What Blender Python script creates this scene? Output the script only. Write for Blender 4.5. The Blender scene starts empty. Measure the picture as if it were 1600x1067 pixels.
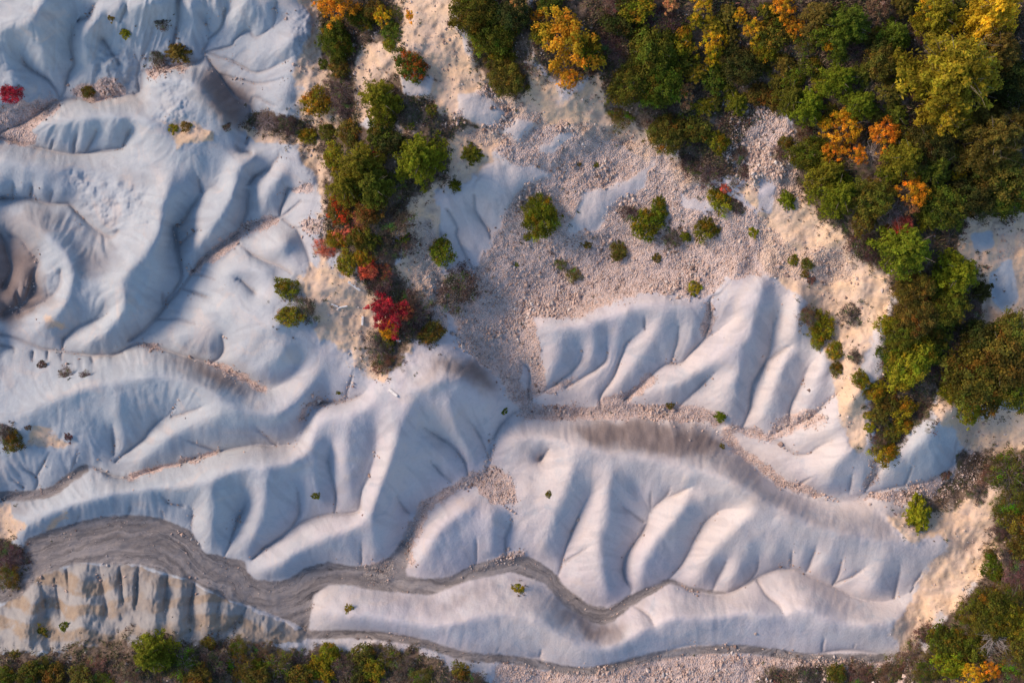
import bpy, math, random
import numpy as np
C = bpy.context.scene
col = C.collection
# ------------------------------------------------------------------ camera, sky, sun, exposure
HC = 78.0                    # drone height above the lowest stream bed, metres
PX = 16.0                    # photo pixels per metre at z = 0
cam = bpy.data.objects.new('camera', bpy.data.cameras.new('camera'))
col.objects.link(cam); C.camera = cam
cam.location = (0, 0, HC); cam.rotation_euler = (0, 0, 0)
cam.data.sensor_width = 36; cam.data.lens = 36 * HC / (1600 / PX)
cam.data.clip_start = 1; cam.data.clip_end = 3000
C.render.resolution_x = 1024; C.render.resolution_y = 682
SUN_AZ, SUN_EL = math.radians(290), math.radians(27)     # clockwise from the top of the photo
w = bpy.data.worlds.new('World'); C.world = w; w.use_nodes = True
nt = w.node_tree; sky = nt.nodes.new('ShaderNodeTexSky'); sky.sky_type = 'NISHITA'; sky.sun_disc = False
sky.ozone_density = 1.8; sky.dust_density = .4; sky.sun_elevation = SUN_EL; sky.sun_rotation = SUN_AZ
nt.links.new(sky.outputs[0], nt.nodes['Background'].inputs[0]); nt.nodes['Background'].inputs[1].default_value = 0.15
sl = bpy.data.lights.new('sun', 'SUN'); sl.energy = 3.2; sl.angle = math.radians(20); sl.color = (1.0, 0.755, 0.56)
so = bpy.data.objects.new('sun', sl); col.objects.link(so)
sd = (math.sin(SUN_AZ)*math.cos(SUN_EL), math.cos(SUN_AZ)*math.cos(SUN_EL), math.sin(SUN_EL))
from mathutils import Vector
so.rotation_euler = Vector(sd).to_track_quat('Z', 'Y').to_euler(); so.location = (-40, 20, 60)
C.view_settings.view_transform = 'Standard'; C.view_settings.look = 'None'
C.view_settings.exposure = 0.44; C.view_settings.gamma = 1; C.view_settings.use_curve_mapping = False

# ------------------------------------------------------------------ helpers
rng = np.random.default_rng(7)
_T = [np.random.default_rng(100+i).random((256, 256)) for i in range(8)]
def vnoise(x, y, k=0):
    t = _T[k % 8]
    xi = np.floor(x).astype(int); yi = np.floor(y).astype(int); fx = x-xi; fy = y-yi
    fx = fx*fx*(3-2*fx); fy = fy*fy*(3-2*fy)
    a = t[yi & 255, xi & 255]; b = t[yi & 255, (xi+1) & 255]; c = t[(yi+1) & 255, xi & 255]; d = t[(yi+1) & 255, (xi+1) & 255]
    return (a*(1-fx)+b*fx)*(1-fy)+(c*(1-fx)+d*fx)*fy-0.5
def fbm(x, y, k=0, o=4):
    s = 0; a = 1.0
    for i in range(o):
        s = s + a*vnoise(x+17.3*i, y-9.1*i, k+i); x = x*2.03; y = y*2.03; a *= 0.5
    return s
def smooth_line(p):
    p = np.array(p, float)
    if len(p) < 3: return p[0]+(p[1]-p[0])*np.linspace(0, 1, 9)[:, None]
    q = np.vstack([2*p[0]-p[1], p, 2*p[-1]-p[-2]]); out = []
    for i in range(1, len(q)-2):
        for t in (0, .25, .5, .75):
            out.append(0.5*((2*q[i])+(-q[i-1]+q[i+1])*t+(2*q[i-1]-5*q[i]+4*q[i+1]-q[i+2])*t*t+(-q[i-1]+3*q[i]-3*q[i+1]+q[i+2])*t**3))
    out.append(p[-1]); return np.array(out)
def sstep(a, b, x):
    t = np.clip((x-a)/(b-a), 0, 1); return t*t*(3-2*t)

# ------------------------------------------------------------------ the traced landform (photo pixel coordinates)
# general elevation of the gully floors, metres
BASE = [(0,940,0),(400,900,.5),(600,890,1),(950,960,1.5),(1200,890,2.5),(1430,930,5),(1500,850,7.5),(0,1067,6),(300,1060,5.5),(700,1067,4),
 (1000,1060,3),(1300,1060,4.5),(1600,1067,10),(620,860,1.2),(760,740,2.2),(820,640,3),(1100,660,4.5),(1250,770,6),(1450,755,8.5),
 (1530,660,10.5),(1600,900,11),(1600,600,15),(0,783,1),(200,745,2),(400,690,3.5),(520,560,7),(0,530,2),(220,540,3.5),(400,600,5),
 (480,535,7.5),(300,425,5),(400,348,7),(470,290,9),(0,210,4),(100,150,5.5),(215,140,7),(320,85,9),(450,20,12),(0,0,9),(200,0,11),
 (0,320,3),(560,300,13),(520,450,10),(600,520,8.8),(600,400,10.3),(800,560,4.6),(760,450,7.4),(900,450,7),(1100,450,10),(850,330,10),
 (1000,250,13),(850,180,15),(1100,250,15),(1200,200,17),(700,100,16),(720,510,7.0),(690,440,8.6),(740,400,8.6),(680,300,12),(660,520,8.0),(600,100,15),(900,50,19),(1200,50,21),(1500,50,23),(1400,250,21),
 (1300,400,15.5),(1250,530,9.5),(1400,450,17),(1550,440,15),(1380,600,13.5),(1180,500,9),(500,960,.6),(850,1030,1.6),(1100,1010,2.4),(1300,1018,3.6)]
BS = 0.72
# gullies: (x, y) points from the mouth up; optional third = height of the floor above the general floor
G = [
 [(202,533),(223,518),(243,498),(261,475),(283,450),(304,422),(324,399),(352,379),(374,364),(400,348),(437,340,.2),(470,315,.5)],
 [(0,522),(30,530),(68,545),(101,550),(144,555),(177,554),(207,540),(222,537),(253,545),(291,558),(329,568),(354,578),(380,591),(400,600),(415,608),(435,603),(461,581),(468,558),(481,535,.5),(490,515,1)],
 [(329,568),(341,560),(349,545),(347,525,.8)],
 [(97,553),(98,533),(101,528),(126,508,.3),(164,493,.7),(187,470,1.6)],
 [(96,553),(97,568,1.2)],
 [(0,783),(25,775),(63,773),(89,763),(109,747),(132,732),(152,732),(177,745),(207,747),(223,740),(253,730),(286,722),(316,712),(354,702),(400,695),(433,696),(466,690),(473,672),(483,646),(501,624),(509,601),(514,568,.4),(524,545,1)],
 [(501,629),(539,627,.3),(567,616,.6),(580,591,1.4)],[(539,627,.3),(544,606,.7),(558,565,1.5)],
 [(177,710),(177,682,.3),(174,655,1.6)],[(182,720),(202,702),(223,687,.1),(243,662,.4),(268,644,.9),(283,611,2)],[(268,651,.9),(303,641,1.6),(329,631,2.3)],
 [(56,763),(58,745,.2),(38,732,.6),(28,707,1.4)],[(58,742,.2),(63,732,.4),(83,697,1.5)],[(38,762),(10,740,1)],
 [(395,872),(415,855),(440,838),(460,822,.2),(490,808,.4),(520,803,.5),(560,800,.7),(564,770,.9),(575,745,1.1),(585,712,1.3),(587,692,1.4),(586,660,1.6),(586,631,2.4)],
 [(524,800,.5),(524,770,.7),(514,727,1),(516,700,1.2),(522,672,2)],[(455,825,.2),(468,798,.4),(462,760,1.2),(448,742,2)],
 [(352,868),(359,848),(372,810,.2),(383,790,.4),(380,758,1.6)],[(316,855),(300,830),(301,797,.3),(286,782,1.4)],
 [(731,742),(724,717),(701,692,.4),(683,682,.7),(640,649,2.2)],[(764,718),(754,692,.3),(741,667,.8),(721,644,2)],[(705,752),(681,730,.5),(663,707,1.4)],[(648,800),(635,798),(612,765,1.3)],
 [(600,890),(620,870),(640,830),(660,790),(700,765),(760,735),(770,690),(790,655),(820,640),(860,645),(930,642),(990,638),(1050,645),(1110,660),(1135,680),(1160,705),(1200,740),(1245,765),(1290,777),(1350,772),(1400,760),(1450,752),(1490,725),(1515,690),(1530,655)],
 [(565,880),(564,840,1.6)],[(744,880),(744,830,1.6)],[(790,868),(790,840,.4),(800,810,1),(780,785,1.5)],
 [(873,900),(883,860,.2),(894,830,.5),(909,797,1),(924,765,1.5),(932,742,2.4)],[(883,878,.2),(906,863,.9),(931,848,1.8)],
 [(980,938),(987,918),(977,903),(975,880),(987,855,.2),(1007,827,.5),(1015,797,.8),(1007,783,1),(995,758,1.4),(982,732,2.6)],
 [(1007,815,.6),(985,800,1),(975,793,1.3),(962,773,2.2)],[(1017,800,.8),(1018,778,1.2),(1018,755,2.3)],[(1019,795,.8),(1040,778,1.2),(1066,768,1.8),(1096,753,2.6)],[(1030,786,.9),(1043,773,1.3),(1050,753,2.3)],
 [(1045,905),(1066,880,.1),(1083,848,.5),(1104,812,1),(1129,797,1.4),(1160,795,1.9),(1185,805,2.5)],
 [(1114,922),(1126,893,.4),(1144,863,1.6)],[(1164,912),(1182,893,.2),(1187,858,1.6)],
 [(985,940),(1015,918),(1048,906),(1078,921),(1116,930),(1136,927),(1167,911),(1200,894),(1233,888),(1263,898),(1301,916),(1339,934),(1382,940),(1418,926),(1443,898,.2),(1493,855,1)],
 [(1236,888),(1238,853,1.6)],[(1261,892),(1278,848,1.6)],[(1301,914),(1309,898,.2),(1319,865,1.7)],[(1306,911),(1331,901,.5),(1362,878,1.6)],[(1397,936),(1402,911,.3),(1410,873,1.7)],[(1423,923),(1438,898,.5),(1443,883,1.2)],
 [(983,940),(1015,964,.9),(1028,987,2)],[(1182,905),(1200,931,.8),(1220,949,1.4),(1233,974,2.3)],
 [(489,994),(521,995),(564,989),(615,992),(653,1001),(691,1016),(729,1023),(800,1025),(843,1028),(850,1037),(901,1044),(952,1039),(1018,1027),(1066,1009),(1116,1008),(1154,1009),(1200,1013),(1240,1020),(1262,1023),(1330,1015),(1380,1024),(1410,1030)],
 [(774,1024),(782,1007,1)],[(843,1028),(846,1010,1)],[(1286,1020),(1287,989,1.3)],[(1333,1017),(1336,1000,1)],
 [(400,949),(450,969),(473,981),(489,994)],
 [(850,612),(873,596,.1),(896,578,.3),(909,560,.5),(909,545,.8),(905,525,1.8)],[(885,605),(914,588,.3),(942,568,.5),(949,550,.8),(947,533,1.1),(952,498,2.3)],
 [(938,640),(939,619,.1),(957,593,.3),(969,563,.6),(980,535,.9),(1007,514,1.4),(1028,490,2.3)],[(1007,513,1.4),(1007,490,2.2)],
 [(975,625),(1000,603,.1),(1018,586,.3),(1040,570,.4),(1063,568,.5),(1076,555,.6),(1101,529,.9),(1124,515,1.1),(1149,493,1.4),(1159,457,2.2)],
 [(1049,566,.5),(1058,530,1),(1063,488,2.2)],[(1101,529,.9),(1110,500,1.1),(1110,468,1.3),(1126,457,1.4),(1150,427,1.6),(1152,394,2)],
 [(1050,640),(1061,634),(1078,619,.3),(1104,593,.9),(1134,570,2)],
 [(1159,668),(1172,636,.1),(1177,601,.4),(1200,558,.7),(1210,505,1.1),(1223,467,1.7),(1225,442,2.3)],[(1200,560,.7),(1245,535,1.8)],
 [(1200,684),(1215,675),(1233,662),(1235,636,.1),(1253,598,.5),(1266,570,.8),(1296,543,1.6)],[(1238,667),(1271,649,.2),(1294,626,.6),(1316,608,.9),(1321,581,1.7)],
 [(1159,668),(1180,675),(1200,684),(1220,692,.1),(1240,707,.3),(1258,711,.4),(1283,697,.6),(1326,677,1.6)],
 [(1243,762),(1256,753,.4),(1281,737,1.4)],[(1328,770),(1329,758,.2),(1334,732,1.4)],[(1350,772),(1362,750,.3),(1375,735,.7),(1390,715,1.4)],[(1415,757),(1418,750,.2),(1428,722,1.5)],[(1488,722),(1493,705,.4),(1498,667,1.8)],
 [(843,717),(863,697,1.7)],[(1045,648),(1048,659,.8),(1058,692,2.2)],[(1083,655),(1088,670,1)],
 [(828,630),(825,619,-.2),(828,581,-.3),(815,565,.1)],
 [(747,419),(736,417,0),(714,371,-.3),(714,354,-.2),(698,328,.3)],[(767,372),(764,359,-.3),(744,331,-.3),(741,305,.2)],[(700,380,0),(688,366,-.2),(683,343,.2)],
 [(443,343,.2),(463,356,.3),(483,353,.6),(514,348,1)],[(463,356,.3),(481,400,.5),(486,420,.8)],[(450,295,.4),(440,325,.2),(437,340,.2)],[(450,295,.4),(471,297,.7)],
 [(455,427,1),(438,417,.7),(400,402,.5),(374,381,.9)],[(400,458,.6),(380,442,1),(359,427,1.5)],
 [(20,311),(21,280,1.2)],[(48,311),(50,284,1.2)],[(78,318),(84,290,1.3)],[(30,490,-.3),(28,455,.2),(36,425,1.2)],[(76,467,.3),(70,440,.8),(72,415,1.6)],[(0,540),(22,545),(20,560,1)],[(52,550),(50,570,1.1)],[(75,548),(74,570,1.1)],[(143,556),(146,572,1.1)],
 [(300,428,.1),(325,432,.6),(350,445,1.3)],[(243,498,.1),(285,500,.4),(330,515,1.2)],[(283,450,.1),(318,462,.5),(345,470,1.2)],[(340,705,0),(300,690,.8),(280,680,1.4)],[(433,696,.1),(405,672,1),(395,655,2)],[(109,747),(118,715,.8),(125,690,1.5)],[(160,60,.6),(185,100,.5)],
 [(392,240,.8),(375,235,1.2),(360,215,2)],[(285,790,.6),(262,785,1),(245,765,2)],[(200,805),(205,785,1.2)],[(120,818),(125,800,1)],[(255,810),(250,790,1.3)],
 [(0,310),(45,310),(71,318),(101,319),(109,321),(131,343,.1),(157,364,.3),(175,371,.5),(185,361,.9)],
 [(0,366),(10,390,-.2),(18,420,-.2),(5,450,-.2)],[(13,366,0),(33,376,.2),(51,397,.3),(60,412,.2),(53,430,0),(40,470,-.1),(5,490,-.2)],[(94,422,1.4),(94,447,.8),(76,467,.3),(30,490,-.1)],
 [(258,472),(281,442),(281,407,.1),(273,366,.3),(271,356,.4),(281,350,.5),(299,326,.8),(316,303,1.1),(339,288,1.4),(347,265,1.6),(352,250,1.8),(339,225,2.4)],
 [(316,300,1.1),(314,290,1.3),(306,270,2)],[(280,382,.3),(299,366,.9),(319,354,1.7)],[(300,428),(296,407,1.3)],[(375,364),(385,331,.3),(387,305,.7),(387,265,1.6)],[(255,475),(253,447,1.3)],
 [(94,155),(101,142),(109,114),(116,99,.2),(111,71,.5),(114,46,.8),(121,25,1.1),(111,0,1.6)],[(121,33,1),(139,25,1.2),(147,10,1.4),(162,-5,2)],[(94,155),(77,126,.3),(40,100,.8),(22,55,1.8)],
 [(218,145),(215,119,.2),(218,101,.4),(213,86,.7),(215,63,1.4)],[(190,150),(170,110,1),(185,85,1.6)],[(218,101,.4),(235,60,1.2),(248,20,2)],[(278,-10,1.4),(278,23,1.2),(273,61,1),(262,100,.6),(222,112,.3)],[(187,35,1.8),(202,0,2.2)],
 [(222,112,.3),(311,96,.6),(316,81,.6),(329,56,.8),(321,30,1.1),(323,-10,1.6)],[(326,61,.8),(342,48,1),(349,33,1.2),(357,-10,1.6)],
 [(319,83,.6),(339,78,.7),(362,71,.9),(367,63,1),(387,48,1.1),(400,58,1.2),(425,43,1.3),(451,25,1.4),(470,0,1.6)],[(425,43,1.3),(428,38,1.4),(433,-10,1.8)],
 [(324,83,.6),(364,96,.9),(400,114,1),(438,99,1.2),(466,81,1.4),(481,51,1.6)],[(341,116,.8),(400,131,1),(438,124,1.3),(466,111,1.5)],
 [(385,225,.8),(390,202,.7),(390,165,.8),(367,152,.9),(341,116,.8),(324,90,.6)],[(390,165,.8),(400,152,1),(430,166,1.3),(451,157,1.6)],
 [(0,207),(46,187),(96,155),(152,157),(190,150),(218,145),(221,116,.3)],
 [(0,216),(71,234),(114,241),(152,236),(190,232,.4)],[(116,238),(119,202,1.5)],[(135,238),(157,195,1.6)],[(192,230,.4),(210,192,1.7)],[(80,236),(84,212,1)],
 [(418,266,.4),(435,245,.9),(428,223,1.5)],[(387,290,.9),(400,275,.7),(418,266,.5)],
 [(85,905),(95,960,.3),(92,985,1)],[(155,885),(165,940,.5),(172,985,1.4)],[(188,885),(192,940,.9),(195,965,1.6)],[(217,886),(212,945,.9),(210,970,1.6)],[(262,900),(258,950,1.3),(255,980,2)],[(345,930),(338,965,1.3),(335,985,2)],[(105,890),(108,930,1.3),(104,960,2)],[(60,905),(72,950,.8),(70,985,1.6)],[(304,910),(297,955,.5),(300,990,1.5)],[(384,950),(375,965,.2),(355,985,1)],
]
# ridges: (x, y, height of the crest above the gully floor)
R = [
 [(500,575,1.5),(470,620,2.2),(430,650,2.6),(370,640,2.8),(330,610,3),(280,590,3),(200,590,3),(120,610,3),(50,640,2.5),(0,650,2)],
 [(350,640,2.8),(335,655,2.4),(300,665,2),(250,690,1.5),(215,720,.8)],[(185,620,2.8),(187,670,1.8),(188,700,.9)],
 [(602,605,2.2),(560,640,2.8),(500,655,2.8),(483,690,3),(460,720,3.2),(420,725,3),(370,730,3.2),(330,745,3.2),(280,760,3),(200,765,2.8),(130,785,2.4),(80,800,2),(40,825,1.4)],
 [(415,730,3),(413,780,2.6),(398,830,1.6),(380,858,.8)],[(335,750,3.2),(327,800,2.4),(330,838,1.4)],[(550,650,2.8),(540,700,2.6),(538,750,2),(545,785,1.2)],
 [(640,630,3.4),(625,670,3.4),(603,730,3.4),(585,780,3.4),(565,815,3.2),(520,835,3),(470,860,2.4),(430,885,1.8),(402,893,1)],[(582,820,3),(584,865,1.3)],
 [(490,700,3),(492,750,2.2),(495,790,1)],
 [(610,600,2.5),(650,610,3.8),(700,590,4.6),(740,605,3.8),(765,640,2.4)],[(700,620,4),(712,660,2.8),(735,715,1.2)],[(655,650,3),(672,690,2.2),(700,730,1.1)],[(640,690,2.2),(642,750,1.4)],
 [(800,690,1.8),(850,685,2.8),(920,700,3.4),(1000,715,3.8),(1060,730,3.8),(1110,738,3.8),(1160,760,3.8),(1210,790,3.5),(1270,820,3.3),(1330,840,3),(1400,845,2.5),(1480,848,1.5)],
 [(895,705,3.2),(890,750,3.2),(868,800,2.6),(850,855,1.6)],[(950,735,3.4),(948,790,2.8),(935,840,2.5),(940,890,2.3),(950,928,1.2)],[(1075,745,3.6),(1065,800,3),(1030,835,2.8),(1002,880,2.4),(1000,908,1.5)],
 [(1180,790,3.4),(1150,825,3),(1110,865,2.4),(1088,905,1.3)],[(1170,845,2.6),(1153,885,1.7),(1140,915,.9)],[(1213,850,2.2),(1206,882,1.1)],[(1256,850,2.2),(1248,880,1.1)],[(1298,850,2.4),(1284,888,1.4)],
 [(1345,858,2.2),(1325,885,1.4)],[(1388,865,2.4),(1368,905,1.9),(1352,925,1)],[(1427,865,1.8),(1416,900,1)],[(1485,880,1),(1450,922,.7)],
 [(735,790,2.4),(700,808,3),(672,845,2.6),(652,885,1.3)],[(765,800,2.6),(772,840,2),(765,868,1)],
 [(495,950,1.3),(552,962,2.2),(602,968,2.4),(660,978,2.5),(710,975,2.9),(760,960,3.2),(800,960,3.2),(845,970,3.2),(880,995,3),(920,1016,2.6),(960,1012,2.4),(1000,985,2.6),(1050,965,3.2),(1110,965,3.2),(1170,955,3.2),(1200,965,3),(1255,950,3),(1300,970,3),(1360,978,2.6),(1410,975,2)],
 [(840,508,2.2),(880,514,2.6),(930,503,2.8),(980,485,2.8),(1020,475,2.8),(1060,478,2.5),(1095,482,2)],
 [(868,520,2.4),(872,560,2),(852,595,1)],[(928,510,2.7),(928,550,2),(902,578,1.1)],[(980,495,2.6),(966,530,2),(950,572,1.3),(920,602,.8)],[(1036,490,2.6),(1020,530,2.2),(990,570,1.7),(960,612,.9)],[(1085,490,2.2),(1080,530,1.8),(1060,550,1.2)],
 [(1190,440,3),(1182,490,3),(1165,535,3),(1130,555,2.6),(1080,590,2.2),(1025,612,1.3),(990,625,.7)],[(1155,560,3),(1150,610,2.2),(1130,640,1.4),(1100,655,.7)],[(1130,530,2.2),(1170,470,2.8)],
 [(1250,460,3),(1242,510,3),(1222,570,2.8),(1203,620,2.2),(1192,652,1.2)],[(1290,555,2.4),(1272,600,2.2),(1257,640,1.3)],[(1345,600,2.4),(1322,640,2.2),(1285,678,1.3),(1235,688,.7)],[(1355,680,2.2),(1310,718,2.2),(1288,755,1.1)],[(1352,735,1.5),(1343,762,.8)],
 [(1500,625,2.6),(1470,655,3),(1445,690,2.6),(1412,720,1.8),(1375,750,.9)],[(1470,690,2.2),(1455,735,1.2)],
 [(450,540,2.4),(430,560,2),(400,580,1.2)],[(440,505,2.6),(400,520,2.3),(375,555,1.3)],[(420,425,2.2),(390,415,2),(350,430,1.6)],[(415,480,2.2),(360,470,1.8),(330,500,1.4),(280,530,.8)],[(450,375,2.2),(425,390,2)],
 [(368,285,2.8),(362,310,2.6),(340,345,2.4),(318,375,2),(292,402,1.3)],[(438,270,2.2),(415,305,1.5),(405,330,.8)],[(330,300,2),(305,345,1.4)],
 [(265,280,2.8),(252,333,3.2),(254,361,3.4),(230,390,3.4),(205,415,3.4),(188,447,3.4),(195,475,3.2),(172,508,2.5),(135,538,1.2)],[(220,470,2.4),(235,500,1.6)],[(240,400,3),(248,430,2)],
 [(0,250,1.6),(60,262,1.8),(110,262,1.6)],[(395,245,2.2),(370,262,2.6)],[(0,290,1.3),(60,296,1.4),(100,300,1.2)],[(310,455,1.5),(365,490,2),(400,500,2.2)],[(280,225,2.8),(310,250,2.2)],[(20,470,1.6),(48,440,2)],
 [(43,348,2.2),(76,374,2.8),(101,397,3.2),(110,425,3.2),(100,450,3),(96,480,2.6),(60,508,1.6)],
 [(70,-5,3),(46,30,3.2),(0,45,3)],[(51,38,3.2),(63,63,2.7),(73,101,1.6),(78,120,.9)],[(0,100,1.6),(30,130,1.6),(50,150,.8)],[(155,20,2.4),(130,55,2.6),(128,90,1.8)],[(180,15,3),(240,5,3),(300,10,2.4),(302,50,1.6)],
 [(340,5,2.2),(336,40,1.2)],[(388,0,2.4),(366,45,1.4)],[(415,10,2.2),(405,42,1.4)],[(462,60,2.2),(430,80,1.6),(390,92,1.2)],[(445,145,1.8),(415,140,1.3)],[(460,115,1.8),(420,120,1.3)],
 [(235,135,2),(265,122,3.2),(300,128,3.6),(330,155,3.2),(360,185,2.5)],[(262,165,2.6),(300,185,2.6)],
 [(55,195,1.6),(110,185,2.6),(160,178,3),(220,190,3),(280,225,2.8),(330,215,2.2)],[(137,190,2.6),(125,230,1)],[(182,188,2.6),(168,228,1.2)],
 [(125,892,2.0),(124,940,3.0),(125,985,3.2)],[(174,898,1.6),(180,950,2.6)],[(203,898,1.6),(203,940,2.6)],[(240,897,1.6),(238,950,2.8),(235,990,3.2)],[(285,912,1.6),(278,950,2.8),(275,990,3.2)],[(325,925,1.4),(322,960,2.6),(325,990,3)],[(362,950,1.3),(352,975,2.2)],[(60,915,1.6),(50,960,3),(40,1000,3.4)],
]
def poly(s):
    v = [float(a) for a in s.replace(',', ' ').split()]; return np.array(v).reshape(-1, 2)
STREAM = [poly("30,870 40,842 76,828 109,818 152,808 200,803 250,808 298,828 318,862 352,870 385,875 385,890 400,905 438,908 458,900 478,885 514,877 552,884 592,880 612,867 625,843 637,812 650,790 700,765 755,735 768,742 700,790 655,822 642,860 633,898 666,904 704,900 736,882 800,866 833,870 866,893 883,916 921,944 952,949 985,928 1048,902 1078,917 1136,924 1136,930 1078,925 1048,910 985,948 962,969 944,977 921,971 883,949 850,911 800,893 736,906 704,918 673,930 628,926 577,921 544,913 514,913 490,930 482,985 440,965 400,950 350,935 300,907 215,882 115,880 60,900 30,935 0,942 -90,950 -90,880")]
STREAM_RIB = [([(820,640),(860,645),(930,642),(990,638),(1050,645),(1110,660),(1135,680),(1160,705),(1200,742),(1245,768),(1290,780),(1350,776)], 9),
 ([(480,992),(564,991),(653,1003),(729,1025),(800,1030),(901,1048),(952,1043),(1040,1022),(1154,1013),(1262,1027),(1380,1028)], 7),
 ([(0,775),(40,774),(80,768),(109,747),(132,732)], 8),([(770,690),(755,735)], 6)]
TAN = [poly("478,-90 520,-90 700,-90 700,0 722,60 760,100 800,150 880,160 940,130 1000,190 1045,232 1000,235 900,196 800,175 740,140 700,190 640,230 600,200 470,200 480,170 462,130 485,60"),
 poly("500,415 470,425 462,470 478,490 500,530 530,555 575,590 606,600 625,560 650,500 700,470 700,440 690,420 640,390 560,430"),
 poly("1180,250 1270,290 1330,380 1400,420 1405,450 1370,520 1350,600 1358,660 1345,690 1322,640 1335,580 1290,545 1268,505 1252,470 1215,435 1180,400"),
 poly("1460,600 1530,650 1700,620 1700,690 1550,735 1505,690 1460,640"),
 poly("1480,770 1560,775 1580,830 1530,920 1450,1000 1395,1040 1405,985 1440,915 1490,852 1425,835 1390,800"),
 poly("-90,790 10,795 45,832 0,862 -90,870"),
 poly("760,120 860,150 960,170 1040,215 1020,260 960,225 860,205 790,190 740,170"),poly("1120,200 1240,240 1300,330 1400,420 1300,450 1200,430 1180,330"),poly("1035,235 1085,235 1115,290 1065,292"),poly("760,60 830,60 870,150 800,160"),poly("930,100 985,95 960,175 900,190"),
 poly("1490,330 1700,300 1700,530 1520,530"),poly("380,195 470,190 475,230 400,222"),poly("600,200 700,185 790,200 800,240 740,262 700,290 660,330 640,300"),
 poly("240,185 330,195 345,215 290,225"),poly("468,195 522,205 535,300 515,425 492,385 503,300 482,255"),poly("630,300 690,290 692,420 702,480 655,470 625,430"),poly("1300,540 1345,560 1362,640 1350,700 1325,700 1315,650"),poly("1500,730 1600,735 1620,850 1520,840"),poly("50,670 110,678 115,690 85,700 40,690"),poly("60,505 95,500 92,520 70,515"),poly("70,818 95,800 110,812 85,826")]
BAND = [poly("40,900 115,882 190,884 300,907 385,950 480,985 485,1000 400,1005 330,1010 200,1010 60,1020 -90,1020 -90,955 0,950")]
DIRT = [poly("845,-90 1700,-90 1700,320 1500,345 1500,400 1540,470 1530,525 1700,510 1700,630 1470,600 1445,660 1385,722 1352,640 1385,540 1400,440 1330,390 1265,270 1215,170 1150,215 1160,290 1085,270 1030,215 950,185 950,110 860,130 830,60"),
 poly("705,-90 810,-90 822,60 825,150 770,150 735,80 712,40"),
 poly("505,-90 632,-90 622,60 600,78 582,55 552,110 560,172 538,192 518,150 508,110 502,60"), poly("645,160 700,183 765,168 755,200 700,216 650,206"),poly("600,120 660,120 650,150 690,170 700,182 650,192 600,186"),
 poly("475,195 560,193 640,208 700,225 700,280 655,295 628,340 628,400 622,440 668,480 672,530 640,545 618,590 590,540 600,470 550,410 505,395 505,260"),
 poly("1545,710 1700,680 1700,1160 1440,1160 1330,1160 1320,1060 1390,1036 1450,1010 1530,920 1555,850 1580,800"),
 poly("-90,1015 60,1020 200,1000 400,1000 480,1005 640,1010 700,1040 770,1060 770,1160 -90,1160"),
 poly("-90,840 35,850 38,900 10,930 -90,930"),poly("385,178 470,178 478,212 405,212"),poly("1170,1160 1185,1055 1240,1040 1400,1045 1440,1160"),
 poly("1490,700 1545,690 1550,760 1490,800 1400,800 1440,775 1490,760"),poly("1230,245 1265,265 1310,360 1280,350")]
SCREE = [poly("690,200 760,130 860,190 960,200 1040,235 1110,290 1180,330 1250,400 1260,440 1200,428 1130,440 1104,463 1053,462 1015,456 982,467 944,477 914,493 876,503 832,491 845,540 850,605 830,630 800,630 790,600 750,565 715,535 705,480 745,418 768,374 780,348 800,305 820,280 780,235"),
 poly("735,1160 780,1032 850,1046 950,1046 1050,1020 1200,1020 1340,1027 1440,1030 1400,1160"),
 poly("-90,170 40,160 90,150 95,170 50,200 60,225 -90,215"),poly("110,137 180,120 200,145 150,160 110,150"),poly("220,110 300,98 290,110 240,122"),
 poly("735,742 768,725 800,745 806,790 760,780"),poly("1340,777 1420,760 1480,737 1510,700 1535,710 1545,760 1480,780 1400,788"),
 poly("1130,160 1225,170 1260,290 1230,330 1180,300 1130,250"),poly("1200,390 1320,390 1330,440 1260,440"),poly("1101,468 1116,468 1118,510 1104,528 1095,528"),
 poly("470,345 520,340 520,365 480,365"),poly("630,330 670,340 690,400 700,520 650,500 640,400"),
 poly("575,885 615,868 618,895 590,915 560,905"),poly("440,300 475,285 500,290 480,300"),poly("1230,650 1275,640 1300,660 1240,672 1205,685 1200,675"),poly("1360,725 1375,720 1368,755 1345,765")]
SCREE_RIB = [([(820,640),(860,645),(930,640),(1000,642),(1060,645),(1120,658)], 11),([(938,632),(975,622),(1000,603),(1015,590)], 8),([(855,610),(880,600),(900,590)], 5),
 ([(1135,680),(1160,705),(1200,735),(1245,762),(1280,772)], 7),([(330,568),(380,588),(410,606)], 6),([(740,892),(800,870),(815,868)], 6),([(645,830),(665,790),(700,768),(745,742)], 9),
 ([(250,545),(222,540)],5),([(1240,670),(1210,683)],6),([(300,425),(380,362),(430,345)],8),([(640,880),(642,840)],5),([(1140,668),(1180,676),(1210,686)],5),([(200,745),(260,728),(340,706)],4),
 ([(495,622),(470,655)],4),([(500,627),(540,626)],3),([(740,890),(800,872)],5)]
MARLIN = [poly("712,145 765,152 792,178 765,200 725,185"),poly("785,205 810,180 835,190 812,225"),poly("838,235 880,205 900,208 860,245"),poly("880,360 905,320 925,298 985,280 1030,243 1010,275 1000,300 960,315 940,350 900,370"),
 poly("1060,296 1085,312 1150,330 1100,335 1065,318"),poly("755,258 830,262 870,275 815,290 790,330 765,374 744,417 715,410 685,370 690,320 740,300"),poly("1185,275 1215,285 1205,335 1185,330"),
 poly("625,115 680,120 670,150 630,150"),poly("1515,365 1550,360 1555,385 1525,398"),poly("1545,430 1580,400 1592,470 1570,490 1550,470"),poly("815,562 830,575 828,615 816,600")]
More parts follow.
